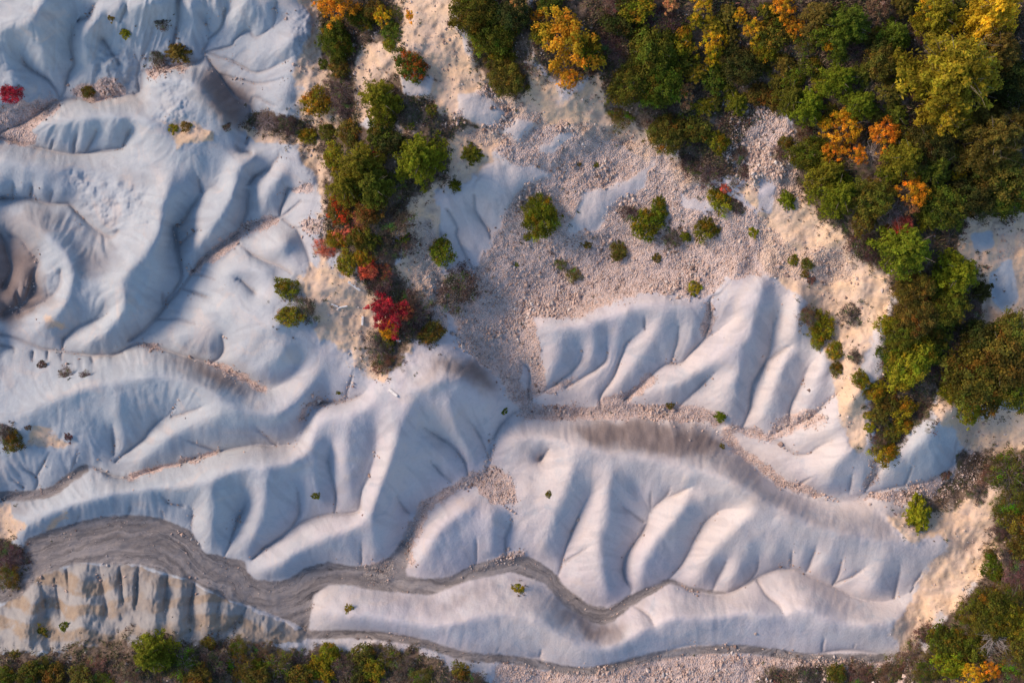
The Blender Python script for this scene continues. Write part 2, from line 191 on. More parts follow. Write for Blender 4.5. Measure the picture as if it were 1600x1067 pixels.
TAUPE = [poly("885,668 960,648 1050,657 1110,670 1150,708 1200,757 1260,788 1330,800 1400,815 1330,830 1240,804 1180,778 1130,735 1060,722 990,708 900,684"),
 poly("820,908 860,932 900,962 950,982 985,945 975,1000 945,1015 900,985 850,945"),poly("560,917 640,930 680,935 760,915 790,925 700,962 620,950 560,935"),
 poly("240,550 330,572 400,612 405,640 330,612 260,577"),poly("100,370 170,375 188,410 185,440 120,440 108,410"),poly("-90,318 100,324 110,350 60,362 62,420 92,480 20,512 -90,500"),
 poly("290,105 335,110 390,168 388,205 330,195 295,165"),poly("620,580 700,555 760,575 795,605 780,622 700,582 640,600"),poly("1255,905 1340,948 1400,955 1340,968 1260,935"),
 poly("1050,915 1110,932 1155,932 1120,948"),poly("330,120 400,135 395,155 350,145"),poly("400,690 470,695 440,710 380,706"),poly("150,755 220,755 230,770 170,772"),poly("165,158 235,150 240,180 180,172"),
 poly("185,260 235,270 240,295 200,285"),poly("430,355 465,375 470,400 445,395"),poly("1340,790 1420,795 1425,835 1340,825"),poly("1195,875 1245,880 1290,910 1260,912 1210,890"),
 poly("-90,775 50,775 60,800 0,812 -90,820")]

# ------------------------------------------------------------------ heightfield
S = 1.6
U0, U1, V0, V1 = -96, 1696, -92, 1160
us = np.arange(U0, U1, S); vs = np.arange(V0, V1, S)
NU, NV = len(us), len(vs)
UU, VV = np.meshgrid(us, vs)
def inpoly(P, U, V):
    m = np.zeros(U.shape, bool); n = len(P)
    x0, y0 = P.min(0); x1, y1 = P.max(0)
    iy = np.where((V[:, 0] >= y0-2) & (V[:, 0] <= y1+2))[0]; ix = np.where((U[0] >= x0-2) & (U[0] <= x1+2))[0]
    if not len(iy) or not len(ix): return m
    a, b, c, d = iy[0], iy[-1]+1, ix[0], ix[-1]+1
    u = U[a:b, c:d]; v = V[a:b, c:d]; mm = np.zeros(u.shape, bool)
    for i in range(n):
        ax, ay = P[i]; bx, by = P[(i+1) % n]
        if ay == by: continue
        mm ^= ((ay > v) != (by > v)) & (u < (bx-ax)*(v-ay)/(by-ay)+ax)
    m[a:b, c:d] = mm; return m
def linedist(lines, reach, s=S, U=UU, V=VV, st=None):
    D = np.full(U.shape, 1e3); W = np.zeros(U.shape)
    for L in lines:
        for i in range(len(L)-1):
            ax, ay = L[i][:2]; bx, by = L[i+1][:2]
            a = max(0, int((min(ay, by)-reach-V0)/s)); b = min(U.shape[0], int((max(ay, by)+reach-V0)/s)+2)
            c = max(0, int((min(ax, bx)-reach-U0)/s)); d = min(U.shape[1], int((max(ax, bx)+reach-U0)/s)+2)
            if a >= b or c >= d: continue
            u = U[a:b, c:d]; v = V[a:b, c:d]; L2 = (bx-ax)**2+(by-ay)**2+1e-9
            t = np.clip(((u-ax)*(bx-ax)+(v-ay)*(by-ay))/L2, 0, 1)
            dd = np.hypot(u-ax-t*(bx-ax), v-ay-t*(by-ay))
            if st is not None: W[a:b, c:d] = np.where(dd < D[a:b, c:d], L[i][3], W[a:b, c:d])
            D[a:b, c:d] = np.minimum(D[a:b, c:d], dd)
    return D if st is None else (D, W)
def blur(a, s):
    r = int(max(1, round(s*1.0)))
    for _ in range(3):
        for ax in (0, 1):
            p = np.pad(a, [(r+1, r) if k == ax else (0, 0) for k in (0, 1)], mode='edge')
            c = np.cumsum(p, axis=ax)
            a = (c[2*r+1:] - c[:-2*r-1])/(2*r+1) if ax == 0 else (c[:, 2*r+1:]-c[:, :-2*r-1])/(2*r+1)
    return a
def samp(a, u, v):
    x = np.clip((np.asarray(u, float)-U0)/S, 0, NU-1.001); y = np.clip((np.asarray(v, float)-V0)/S, 0, NV-1.001)
    xi = x.astype(int); yi = y.astype(int); fx = x-xi; fy = y-yi
    return (a[yi, xi]*(1-fx)+a[yi, xi+1]*fx)*(1-fy)+(a[yi+1, xi]*(1-fx)+a[yi+1, xi+1]*fx)*fy
jit = lambda x, y: (x+5*fbm(x/45, y/45, 1, 3), y+5*fbm(x/45+40, y/45, 2, 3))
def mk(polys, ribs=(), soft=2.0, warp=True):
    m = np.zeros(UU.shape)
    wu, wv = UU, VV
    for P in polys: m = np.maximum(m, inpoly(P, wu, wv))
    for L, wd in ribs:
        m = np.maximum(m, linedist([smooth_line([q[:2] for q in L])], wd+4) < wd)
    return blur(m.astype(float), soft/S)
m_stream = mk(STREAM, STREAM_RIB, 2.5); m_tan = mk(TAN, (), 7); m_band = mk(BAND, (), 5); m_dirt = mk(DIRT, (), 9)
m_marl = mk(MARLIN, (), 3); m_scree = mk(SCREE, SCREE_RIB, 4)*(1-m_marl); m_taupe = mk(TAUPE, (), 9)
def warp(a, amp, sc, k):
    return samp(a, UU+amp*fbm(UU/sc, VV/sc, k, 4), VV+amp*fbm(UU/sc+31, VV/sc+7, k+1, 4))
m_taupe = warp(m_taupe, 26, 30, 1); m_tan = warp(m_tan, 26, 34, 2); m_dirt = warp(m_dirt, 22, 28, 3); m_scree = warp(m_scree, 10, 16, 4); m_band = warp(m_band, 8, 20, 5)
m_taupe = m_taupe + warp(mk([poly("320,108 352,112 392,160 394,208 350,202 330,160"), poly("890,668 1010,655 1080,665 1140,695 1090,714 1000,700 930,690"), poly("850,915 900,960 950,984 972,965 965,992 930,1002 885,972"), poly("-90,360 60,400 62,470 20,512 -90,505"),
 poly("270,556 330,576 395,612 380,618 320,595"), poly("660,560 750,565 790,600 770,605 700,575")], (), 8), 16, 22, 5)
m_blue = blur(np.clip(1-sstep(330, 820, UU+VV*.15)+1.0*inpoly(poly("1380,750 1450,640 1520,640 1500,740"), UU, VV)+1.3*inpoly(poly("1505,350 1600,350 1600,500 1540,500"), UU, VV), 0, 1.2), 12)  # blue of the shade put into the left marl colour, plus bluish marl patches
m_crumb = warp(mk([poly("105,268 225,285 250,330 215,360 180,370 130,330"), poly("160,70 215,60 215,145 150,140 140,110"), poly("470,0 500,60 480,130 460,60"), poly("240,120 300,110 300,190 240,185")], (), 8), 14, 20, 2)
m_tan = m_tan*(1-m_marl); m_dirt = m_dirt*(1-m_marl)
GL = [np.column_stack([smooth_line([q[:2] for q in L]), smooth_line([(q[2] if len(q) > 2 else 0.0, 0) for q in L])[:, 0]]) for L in G]
RL = [smooth_line(L) for L in R]
for k, L in enumerate(GL):      # small natural wander of each gully
    L[:, 0] += 2.2*vnoise(L[:, 1]/9, L[:, 0]/9+k, 3); L[:, 1] += 2.2*vnoise(L[:, 0]/9+50, L[:, 1]/9+k, 4)
GL2 = []
for L in GL:      # a gully fades out at its head instead of ending in a slit
    seg = np.concatenate([[0], np.cumsum(np.hypot(*np.diff(L[:, :2], axis=0).T))]); tt = seg/seg[-1]
    st = np.ones(len(L)) if L[-1, 2] < .95 else 1-sstep(.45, 1.0, tt)
    GL2.append(np.column_stack([L, st]))
GL = GL2
flat = np.clip(m_scree*1.0+m_tan*.9+m_dirt*.9, 0, 1)
P = (2.5+.5*m_band)*(1-flat)*(1-m_stream)
K0 = 1/46.0**2*(1+3*flat); KS = 0.25*(m_stream > .5)
lev = [16, 8, 4, 2, 1]; r = None
for f in lev:
    s = S*f; ny, nx = (NV+f-1)//f, (NU+f-1)//f
    sub = lambda a: a[::f, ::f]
    p, k0, ks = sub(P), sub(K0), sub(KS)
    kg = np.zeros((ny, nx)); hv = np.zeros((ny, nx)); kr = np.zeros((ny, nx)); tr = np.zeros((ny, nx))
    for L in GL:
        for i in range(len(L)-1):
            n = int(np.hypot(*(L[i+1, :2]-L[i, :2]))/s*2)+2; t = np.linspace(0, 1, n)[:, None]; q = L[i]*(1-t)+L[i+1]*t
            ix = np.round((q[:, 0]-U0)/s).astype(int); iy = np.round((q[:, 1]-V0)/s).astype(int); ok = (ix >= 0) & (ix < nx) & (iy >= 0) & (iy < ny)
            kg[iy[ok], ix[ok]] = 30*q[ok, 3]**2.5; hv[iy[ok], ix[ok]] = q[ok, 2]*1.15
    for L in RL:
        for i in range(len(L)-1):
            n = int(np.hypot(*(L[i+1, :2]-L[i, :2]))/s*2)+2; t = np.linspace(0, 1, n)[:, None]; q = L[i]*(1-t)+L[i+1]*t
            ix = np.round((q[:, 0]-U0)/s).astype(int); iy = np.round((q[:, 1]-V0)/s).astype(int); rr = int(5/s)
            for dy in range(-rr, rr+1):
                for dx in range(-rr, rr+1):
                    jx = ix+dx; jy = iy+dy; ok = (jx >= 0) & (jx < nx) & (jy >= 0) & (jy < ny)
                    kr[jy[ok], jx[ok]] = 1/9.0**2; tr[jy[ok], jx[ok]] = q[ok, 2]*(1.22+.28*(q[ok, 0] < 460))
    if r is None: r = p.copy()
    else: r = np.kron(r, np.ones((2, 2)))[:ny, :nx]
    a0 = k0*s*s/4; a1 = kr*s*s/4; a2 = ks*s*s/4; kg = kg*(1 if f > 1 else 1); src = a0*p+a1*tr+kg*hv; den = 1+a0+a1+a2+kg
    for it in range(300 if f > 1 else 160):
        q = np.pad(r, 1, mode='edge')
        r = ((q[:-2, 1:-1]+q[2:, 1:-1]+q[1:-1, :-2]+q[1:-1, 2:])/4+src)/den
dG, wG = linedist(GL, 40, st=1)
rs = blur(r, 3.2); rs2 = blur(r, 1.2)
a = sstep(2, 14, dG+14*(1-wG))
r = rs2*(1-a)+rs*a
r = r*(1-.42*m_band)
# broad undulation + soft gully incision
pts = np.array([(b[0], b[1]) for b in BASE], float); zz = np.array([b[2] for b in BASE])*BS
def tps(d): return np.where(d > 0, d*d*np.log(d+1e-9), 0)
Kp = tps(np.hypot(pts[:, None, 0]-pts[None, :, 0], pts[:, None, 1]-pts[None, :, 1])/500)
n = len(pts); A = np.zeros((n+3, n+3)); A[:n, :n] = Kp+np.eye(n)*0.004; A[:n, n] = 1; A[:n, n+1:] = pts/500; A[n:, :n] = A[:n, n:].T
wt = np.linalg.solve(A, np.concatenate([zz, [0, 0, 0]]))
f = 8; uc, vc = UU[::f, ::f], VV[::f, ::f]
Bc = wt[n]+wt[n+1]*uc/500+wt[n+2]*vc/500
for i in range(n): Bc = Bc+wt[i]*tps(np.hypot(uc-pts[i, 0], vc-pts[i, 1])/500)
B = np.kron(Bc, np.ones((f, f)))[:NV, :NU]; B = blur(B, 5)
rough = np.clip(m_tan+m_dirt*1.2+m_band*.8, 0, 1)
marl = np.clip(1-m_tan-m_dirt-m_scree-m_stream, 0, 1)
Z = B + r
rel = sstep(2, 30, dG)
Z += rough*(0.9*fbm(UU/70, VV/70, 1, 4)+0.22*fbm(UU/14, VV/14, 3, 3))
Z += marl*rel*(0.35*fbm(UU/60, VV/60, 2, 3)+0.05*fbm(UU/11, VV/11, 5, 3))
Z += m_scree*(0.5*fbm(UU/60, VV/50, 4, 3)+0.12*fbm(UU/7, VV/7, 6, 2))
ri = np.abs(vnoise((UU+VV*.4)/16, (VV-UU*.4)/60, 3)); Z -= marl*0.0
Z -= 0.13*wG**2*(.35+1.3*np.clip(.5+vnoise(UU/25, VV/25, 6), 0, 1))*np.exp(-(dG/2.0)**2)*(1-m_stream*.8)
Z += m_stream*(0.14*fbm(UU/28, VV/13, 5, 3)+0.05*fbm(UU/9, VV/5, 2, 3))
Z += m_crumb*(0.30*fbm(UU/13, VV/13, 2, 4)-.12*np.abs(fbm(UU/7, VV/9, 4, 2)))
flute = warp(mk([poly("150,-60 330,-60 320,40 270,70 220,95 150,130 130,110")], (), 10), 10, 20, 3)
Z -= flute*0.34*np.abs(vnoise(UU/9+.25*VV/9+.5*fbm(UU/40, VV/40, 2, 2), VV/60, 5))
hair = np.clip(m_taupe, 0, 1.6)*(1-m_stream); Z += 0*hair
lw = .07+.22*(1-sstep(180, 330, np.hypot(UU-60, (VV-30)*1.2)))
rl = np.abs(vnoise(UU/34+.7*fbm(UU/50, VV/50, 1, 2), VV/44+.7*fbm(UU/50+9, VV/50, 2, 2), 4)); rl2 = np.abs(vnoise(UU/17+VV/40, VV/21+.5*fbm(UU/30, VV/30, 3, 2), 7))
Z -= marl*rel*lw*(.85*np.exp(-rl*9)*.5+.16*np.exp(-rl2*12))
# rills in the crumbly outcrop and the patchy tan slopes
Z -= m_band*0.12*np.abs(fbm(UU/6, VV/22, 4, 3))
# fine rills that run down the slope: noise drawn out along the fall line
Zs = blur(Z, 4); gy, gx = np.gradient(Zs, S/PX); sl_ = np.hypot(gx, gy)+1e-6
nx_, ny_ = gx/sl_, gy/sl_; w0 = np.random.default_rng(3).normal(0, 1, Z.shape); w0 = blur(w0, 1.3)*2.2
acc = w0.copy()
for sg in (1, -1):
    pu, pv = UU.copy(), VV.copy()
    for k in range(9):
        pu = pu+sg*samp(nx_, pu, pv)*1.7; pv = pv+sg*samp(ny_, pu, pv)*1.7; acc += samp(w0, pu, pv)
lic = acc/19; lic /= lic.std(); lic = np.clip(lic, -2.2, 2.2)
patchy = np.clip(.5+1.4*fbm(UU/90, VV/90, 6, 3), .12, 1.2)
Z += lic*np.clip(sl_*1.3, 0, 1)*(marl*(.016+.030*(1-sstep(300, 600, UU+.25*VV)))*patchy+.035*m_band+.02*np.clip(m_taupe, 0, 1)*marl)
north = smooth_line([(-95,900),(40,842),(76,828),(109,818),(152,808),(200,803),(250,808),(298,828),(340,866),(385,882),(400,905),(438,908),(478,885),(514,877),(592,880),(640,897),(704,900),(736,882),(800,866),(833,870),(866,893),(883,916),(921,944),(952,949),(985,928),(1048,902),(1136,924),(1200,889),(1340,940)])
dN = linedist([north], 130)
# -------- outer rings, so that the ground runs on beyond the frame
g = np.cumsum(S*1.32**np.arange(1, 23)); gu = g
ue = np.concatenate([us[0]-gu[::-1], us, us[-1]+gu]); ve = np.concatenate([vs[0]-gu[::-1], vs, vs[-1]+gu]); NG = len(gu)
ZE = np.pad(Z, NG, mode='edge'); UE, VE = np.meshgrid(ue, ve)
out = np.maximum(np.maximum(us[0]-UE, UE-us[-1]), np.maximum(vs[0]-VE, VE-vs[-1])).clip(0)
tO = sstep(0, 70, out)
ZE = ZE*(1-tO)+np.pad(blur(Z, 45), NG, mode='edge')*tO+tO*(.8*fbm(UE/80, VE/80, 4, 4))
ZE = ZE + sstep(0, 400, out)*(4*fbm(UE/300, VE/300, 3, 4))
ZE = np.minimum(ZE, 26)
def unproj(u, v, z):
    k = (1-z/HC)/PX
    return (u-800)*k, (533.5-v)*k
X, Y = unproj(UE, VE, ZE)
co = np.stack([X, Y, ZE], -1).reshape(-1, 3)
ny, nx = UE.shape
idx = np.arange(ny*nx).reshape(ny, nx)
quads = np.stack([idx[1:, :-1], idx[1:, 1:], idx[:-1, 1:], idx[:-1, :-1]], -1).reshape(-1, 4)
def fast_mesh(name, co, faces, k, smooth=True):
    me = bpy.data.meshes.new(name); nf = len(faces)
    me.vertices.add(len(co)); me.vertices.foreach_set('co', np.ascontiguousarray(co, np.float32).ravel())
    me.loops.add(nf*k); me.loops.foreach_set('vertex_index', np.ascontiguousarray(faces, np.int32).ravel())
    me.polygons.add(nf); me.polygons.foreach_set('loop_start', np.arange(nf, dtype=np.int32)*k)
    me.polygons.foreach_set('loop_total', np.full(nf, k, np.int32))
    me.update(calc_edges=True); me.polygons.foreach_set('use_smooth', np.full(nf, smooth))
    return me
def vcol(me, name, arr):
    at = me.color_attributes.new(name, 'FLOAT_COLOR', 'POINT'); at.data.foreach_set('color', np.ascontiguousarray(arr, np.float32).ravel())
def setp(o, label=None, cat=None, group=None, kind=None):
    if label: o['label'] = label
    if cat: o['category'] = cat
    if group: o['group'] = group
    if kind: o['kind'] = kind
def pad(a): return (np.pad(a, NG, mode='edge')*(1-tO)+(np.pad(blur(a, 55), NG, mode='edge')*(1+.8*fbm(UE/90, VE/90, 6, 3)))*tO).ravel()
m_scol = m_stream*(1-.6*blur(((VV < 842) & (UU > 560)).astype(float), 12))
gm = fast_mesh('ground', co, quads, 4)
gully_dust = np.exp(-dG/5)*(1-m_stream)*wG
vcol(gm, 'zone', np.stack([pad(m_tan), pad(m_scree), pad(m_dirt), pad(m_scol)], -1))
vcol(gm, 'zone2', np.stack([pad(m_taupe), pad(m_band), pad(gully_dust), pad(m_blue)], -1))
vcol(gm, 'zone3', np.stack([pad(np.clip(dN, 0, 140)/16), pad(lic*.25+.5), pad(np.clip(sl_, 0, 2)), pad(UU*0+1)], -1))
ground = bpy.data.objects.new('ground', gm); col.objects.link(ground); setp(ground, kind='structure')

# ------------------------------------------------------------------ materials
def newmat(name):
    m = bpy.data.materials.new(name); m.use_nodes = True; t = m.node_tree; t.nodes.clear()
    o = t.nodes.new('ShaderNodeOutputMaterial'); b = t.nodes.new('ShaderNodeBsdfPrincipled'); b.inputs['Roughness'].default_value = .9
    b.inputs['Specular IOR Level'].default_value = .15
    t.links.new(b.outputs[0], o.inputs[0]); return m, t, b
def N(t, kind, **kw):
    n = t.nodes.new(kind)
    for k, v in kw.items():
        if k in n.inputs: n.inputs[k].default_value = v
        else: setattr(n, k, v)
    return n
def noise(t, vec, scale, detail=4, rough=.55, dist=0):
    n = N(t, 'ShaderNodeTexNoise', Scale=scale, Detail=detail, Roughness=rough, Distortion=dist); t.links.new(vec, n.inputs['Vector']); return n.outputs['Fac']
def math_(t, op, a, b=None, c=None, clamp=False):
    n = t.nodes.new('ShaderNodeMath'); n.operation = op; n.use_clamp = clamp
    for i, x in enumerate((a, b, c)):
        if x is None: continue
        if hasattr(x, 'is_linked') or hasattr(x, 'links'): t.links.new(x, n.inputs[i])
        else: n.inputs[i].default_value = x
    return n.outputs[0]
def mix(t, fac, a, b, mode='MIX'):
    n = t.nodes.new('ShaderNodeMix'); n.data_type = 'RGBA'; n.blend_type = mode; n.clamp_factor = True
    for s, x in ((0, fac), (6, a), (7, b)):
        if isinstance(x, (tuple, list)): n.inputs[s].default_value = (*x, 1)
        elif isinstance(x, (int, float)): n.inputs[s].default_value = x
        else: t.links.new(x, n.inputs[s])
    return n.outputs[2]
def ramp(t, x, a, b): 
    n = t.nodes.new('ShaderNodeMapRange'); n.interpolation_type = 'SMOOTHSTEP'; n.inputs[1].default_value = a; n.inputs[2].default_value = b
    t.links.new(x, n.inputs[0]); return n.outputs[0]
def edge(t, mask, ns, amt, a=.4, b=.6):
    return ramp(t, math_(t, 'ADD', mask, math_(t, 'MULTIPLY', math_(t, 'SUBTRACT', ns, .5), amt)), a, b)

m, t, b = newmat('badland_ground'); gm.materials.append(m)
tc = t.nodes.new('ShaderNodeTexCoord'); V = tc.outputs['Object']
za = N(t, 'ShaderNodeAttribute', attribute_name='zone'); zb = N(t, 'ShaderNodeAttribute', attribute_name='zone2')
sa = t.nodes.new('ShaderNodeSeparateColor'); t.links.new(za.outputs['Color'], sa.inputs[0])
sb = t.nodes.new('ShaderNodeSeparateColor'); t.links.new(zb.outputs['Color'], sb.inputs[0])
tan_, scr, drt, stm = sa.outputs[0], sa.outputs[1], sa.outputs[2], za.outputs['Alpha']
tau, bnd, dust = sb.outputs[0], sb.outputs[1], sb.outputs[2]
nB = noise(t, V, .07, 3); nM = noise(t, V, .6, 5, .6); nF = noise(t, V, 4, 5, .65); nG = noise(t, V, 16, 3, .7); nE = noise(t, V, 1.6, 6, .65)
c = mix(t, ramp(t, nB, .35, .65), (.53, .49, .515), (.585, .525, .505))
c = mix(t, math_(t, 'MULTIPLY', math_(t, 'ADD', zb.outputs['Alpha'], math_(t, 'MULTIPLY', math_(t, 'SUBTRACT', nM, .5), .8), clamp=True), .8), c, (.36, .425, .47))
c = mix(t, math_(t, 'MULTIPLY', ramp(t, nM, .35, .75), .35), c, (.60, .585, .575))
c = mix(t, math_(t, 'MULTIPLY', ramp(t, nF, .45, .8), .30), c, (.34, .345, .38))
# taupe crust on the shaded flanks
mpt = t.nodes.new('ShaderNodeMapping'); mpt.inputs['Scale'].default_value = (1, .65, 1); mpt.inputs['Rotation'].default_value = (0, 0, .5); t.links.new(V, mpt.inputs[0])
zc = N(t, 'ShaderNodeAttribute', attribute_name='zone3'); s3 = t.nodes.new('ShaderNodeSeparateColor'); t.links.new(zc.outputs['Color'], s3.inputs[0])
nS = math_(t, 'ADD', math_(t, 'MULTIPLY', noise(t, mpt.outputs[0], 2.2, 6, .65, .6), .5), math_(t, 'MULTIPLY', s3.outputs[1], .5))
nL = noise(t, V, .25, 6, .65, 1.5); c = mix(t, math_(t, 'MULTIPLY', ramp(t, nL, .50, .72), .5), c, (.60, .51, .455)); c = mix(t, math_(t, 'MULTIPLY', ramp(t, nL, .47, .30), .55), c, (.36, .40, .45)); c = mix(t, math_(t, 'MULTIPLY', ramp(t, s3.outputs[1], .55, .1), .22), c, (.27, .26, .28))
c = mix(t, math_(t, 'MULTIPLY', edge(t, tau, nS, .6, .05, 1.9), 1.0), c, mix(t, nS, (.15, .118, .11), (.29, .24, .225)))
# pebbly dust in the gully floors
c = mix(t, math_(t, 'MULTIPLY', edge(t, dust, nF, .5, .35, .9), .45), c, (.33, .295, .29))
# banded beige hill
wv = N(t, 'ShaderNodeTexWave', Scale=.13, Distortion=9, Detail=5); wv.bands_direction = 'Y'; t.links.new(V, wv.inputs['Vector'])
bandc = mix(t, math_(t, 'MULTIPLY', ramp(t, wv.outputs['Fac'], .2, .8), ramp(t, nM, .25, .55)), (.33, .315, .305), mix(t, nE, (.42, .325, .235), (.20, .155, .125)))
c = mix(t, edge(t, bnd, nE, .5), c, mix(t, ramp(t, nB, .4, .62), bandc, (.27, .25, .24)))
# tan soil
tanc = mix(t, ramp(t, nM, .3, .7), (.70, .49, .32), (.64, .48, .375)); tanc = mix(t, math_(t, 'MULTIPLY', ramp(t, nF, .5, .75), .5), tanc, (.33, .255, .19))
tanc = mix(t, math_(t, 'MULTIPLY', ramp(t, nE, .5, .7), .5), tanc, (.60, .49, .36))
c = mix(t, edge(t, tan_, nE, .9, .3, .7), c, tanc)
# scree: every small stone a Voronoi cell
vo = N(t, 'ShaderNodeTexVoronoi', Scale=8); t.links.new(V, vo.inputs['Vector'])
vs_ = t.nodes.new('ShaderNodeSeparateColor'); t.links.new(vo.outputs['Color'], vs_.inputs[0])
sc = mix(t, vs_.outputs[0], (.46, .32, .265), (.74, .56, .475)); sc = mix(t, ramp(t, vs_.outputs[1], .55, .9), sc, (.42, .38, .38))
sc = mix(t, math_(t, 'MULTIPLY', ramp(t, vo.outputs['Distance'], .35, .8), 0.55), sc, (.22, .17, .15))
sc = mix(t, math_(t, 'MULTIPLY', ramp(t, nE, .40, .60), .75), sc, (.64, .51, .46))
c = mix(t, math_(t, 'MULTIPLY', edge(t, scr, nE, 1.1, .3, .65), math_(t, 'SUBTRACT', 1.0, math_(t, 'MULTIPLY', tan_, .6))), c, sc)
# brown litter
dc = mix(t, ramp(t, nF, .3, .7), (.075, .05, .035), (.20, .145, .11)); dc = mix(t, ramp(t, nE, .52, .68), dc, (.085, .08, .03)); dc = mix(t, ramp(t, nM, .60, .78), dc, (.34, .26, .21))
c = mix(t, edge(t, drt, nE, 1.1, .35, .7), c, dc)
# damp stream mud with flow streaks
mp = t.nodes.new('ShaderNodeMapping'); mp.inputs['Scale'].default_value = (.5, 1.3, 1); mp.inputs['Rotation'].default_value = (0, 0, .12); t.links.new(V, mp.inputs[0])
nW = noise(t, mp.outputs[0], 1.2, 7, .7, 1.2)
cx = t.nodes.new('ShaderNodeSeparateXYZ'); t.links.new(V, cx.inputs[0]); cb = t.nodes.new('ShaderNodeCombineXYZ')
t.links.new(math_(t, 'ADD', math_(t, 'MULTIPLY', s3.outputs[0], 1.5), math_(t, 'ADD', math_(t, 'MULTIPLY', nM, 2.2), math_(t, 'MULTIPLY', nE, .5))), cb.inputs[0]); t.links.new(math_(t, 'MULTIPLY', cx.outputs[0], .10), cb.inputs[1])
nFl = noise(t, cb.outputs[0], 1.6, 6, .7); nFb = noise(t, cb.outputs[0], .45, 3, .5)
mc = mix(t, ramp(t, nFl, .30, .70), (.125, .115, .115), (.30, .27, .26)); mc = mix(t, math_(t, 'MULTIPLY', ramp(t, nM, .5, .75), .6), mc, (.26, .235, .23))
lnz = noise(t, cb.outputs[0], .8, 2, .4); crk = math_(t, 'ABSOLUTE', math_(t, 'SUBTRACT', lnz, .5))
bar = nFb; mc = mix(t, math_(t, 'MULTIPLY', ramp(t, bar, .52, .66), .7), mc, (.34, .31, .30))
mc = mix(t, math_(t, 'MULTIPLY', ramp(t, crk, .012, 0.0), ramp(t, nM, .40, .60)), mc, (.07, .065, .07))
c = mix(t, edge(t, stm, nE, .7, .3, .75), c, mc)
c = mix(t, math_(t, 'MULTIPLY', ramp(t, nG, .60, .78), .35), c, (.66, .62, .60))
c = mix(t, math_(t, 'MULTIPLY', ramp(t, nG, .40, .25), .35), c, (.14, .12, .12))
t.links.new(c, b.inputs['Base Color'])
bm1 = N(t, 'ShaderNodeBump', Strength=.45, Distance=.11); t.links.new(nF, bm1.inputs['Height'])
bm2 = N(t, 'ShaderNodeBump', Strength=.45, Distance=.04); t.links.new(nG, bm2.inputs['Height']); t.links.new(bm1.outputs[0], bm2.inputs['Normal'])
bm3 = N(t, 'ShaderNodeBump', Distance=.12); bm3.invert = True; t.links.new(vo.outputs['Distance'], bm3.inputs['Height']); t.links.new(bm2.outputs[0], bm3.inputs['Normal']); t.links.new(math_(t, 'MULTIPLY', scr, .9), bm3.inputs['Strength'])
t.links.new(bm3.outputs[0], b.inputs['Normal'])

def leaf_mat():
    m, t, b = newmat('foliage')
    oi = t.nodes.new('ShaderNodeObjectInfo'); at = N(t, 'ShaderNodeAttribute', attribute_name='tint')
    c = mix(t, 1.0, oi.outputs['Color'], at.outputs['Color'], 'MULTIPLY')
    t.links.new(c, b.inputs['Base Color']); b.inputs['Roughness'].default_value = .7
    tr = t.nodes.new('ShaderNodeBsdfTranslucent'); t.links.new(c, tr.inputs[0]); ms = t.nodes.new('ShaderNodeMixShader'); ms.inputs[0].default_value = .4
    o = [n for n in t.nodes if n.type == 'OUTPUT_MATERIAL'][0]
    t.links.new(b.outputs[0], ms.inputs[1]); t.links.new(tr.outputs[0], ms.inputs[2]); t.links.new(ms.outputs[0], o.inputs[0]); return m
M_leaf = leaf_mat()
def attr_mat(name, attr, rough=.9):
    m, t, b = newmat(name); at = N(t, 'ShaderNodeAttribute', attribute_name=attr); tc = t.nodes.new('ShaderNodeTexCoord')
    n = noise(t, tc.outputs['Object'], 8, 4); t.links.new(mix(t, math_(t, 'MULTIPLY', n, .5), at.outputs['Color'], (.12, .1, .09)), b.inputs['Base Color']); b.inputs['Roughness'].default_value = rough
    return m
M_attr = attr_mat('stone_fragments', 'tint'); M_scrub = attr_mat('dry_scrub', 'tint')
def bark_mat(name, c1, c2):
    m, t, b = newmat(name); tc = t.nodes.new('ShaderNodeTexCoord'); n = noise(t, tc.outputs['Object'], 9, 5)
    t.links.new(mix(t, ramp(t, n, .35, .65), c1, c2), b.inputs['Base Color']); return m
M_bark = bark_mat('bark', (.10, .075, .055), (.22, .18, .15)); M_pale = bark_mat('pale_dead_wood', (.28, .23, .20), (.46, .40, .36)); M_grey = bark_mat('grey_twigs', (.18, .13, .12), (.34, .26, .24))
M_pole = bark_mat('bleached_plank', (.60, .57, .53), (.80, .77, .73))
m, t, b = newmat('boulder_stone'); tc = t.nodes.new('ShaderNodeTexCoord'); n1 = noise(t, tc.outputs['Object'], 3, 6, .65)
t.links.new(mix(t, ramp(t, n1, .35, .65), (.33, .25, .21), (.60, .50, .44)), b.inputs['Base Color']); bb = N(t, 'ShaderNodeBump', Strength=.7, Distance=.06); t.links.new(n1, bb.inputs['Height']); t.links.new(bb.outputs[0], b.inputs['Normal']); M_stone = m

# ------------------------------------------------------------------ sampling the ground
def ground_at(x, y):
    z = 5.0
    for _ in range(8): z = float(samp(Z, 800+x*PX/(1-z/HC), 533.5-y*PX/(1-z/HC)))
    return z
def place(u, v, h):          # foot of a thing whose middle, h above the ground, shows at (u, v)
    z = float(samp(Z, u, v))
    for _ in range(6):
        x, y = unproj(u, v, z+h); z = ground_at(x, y)
    return x, y, z

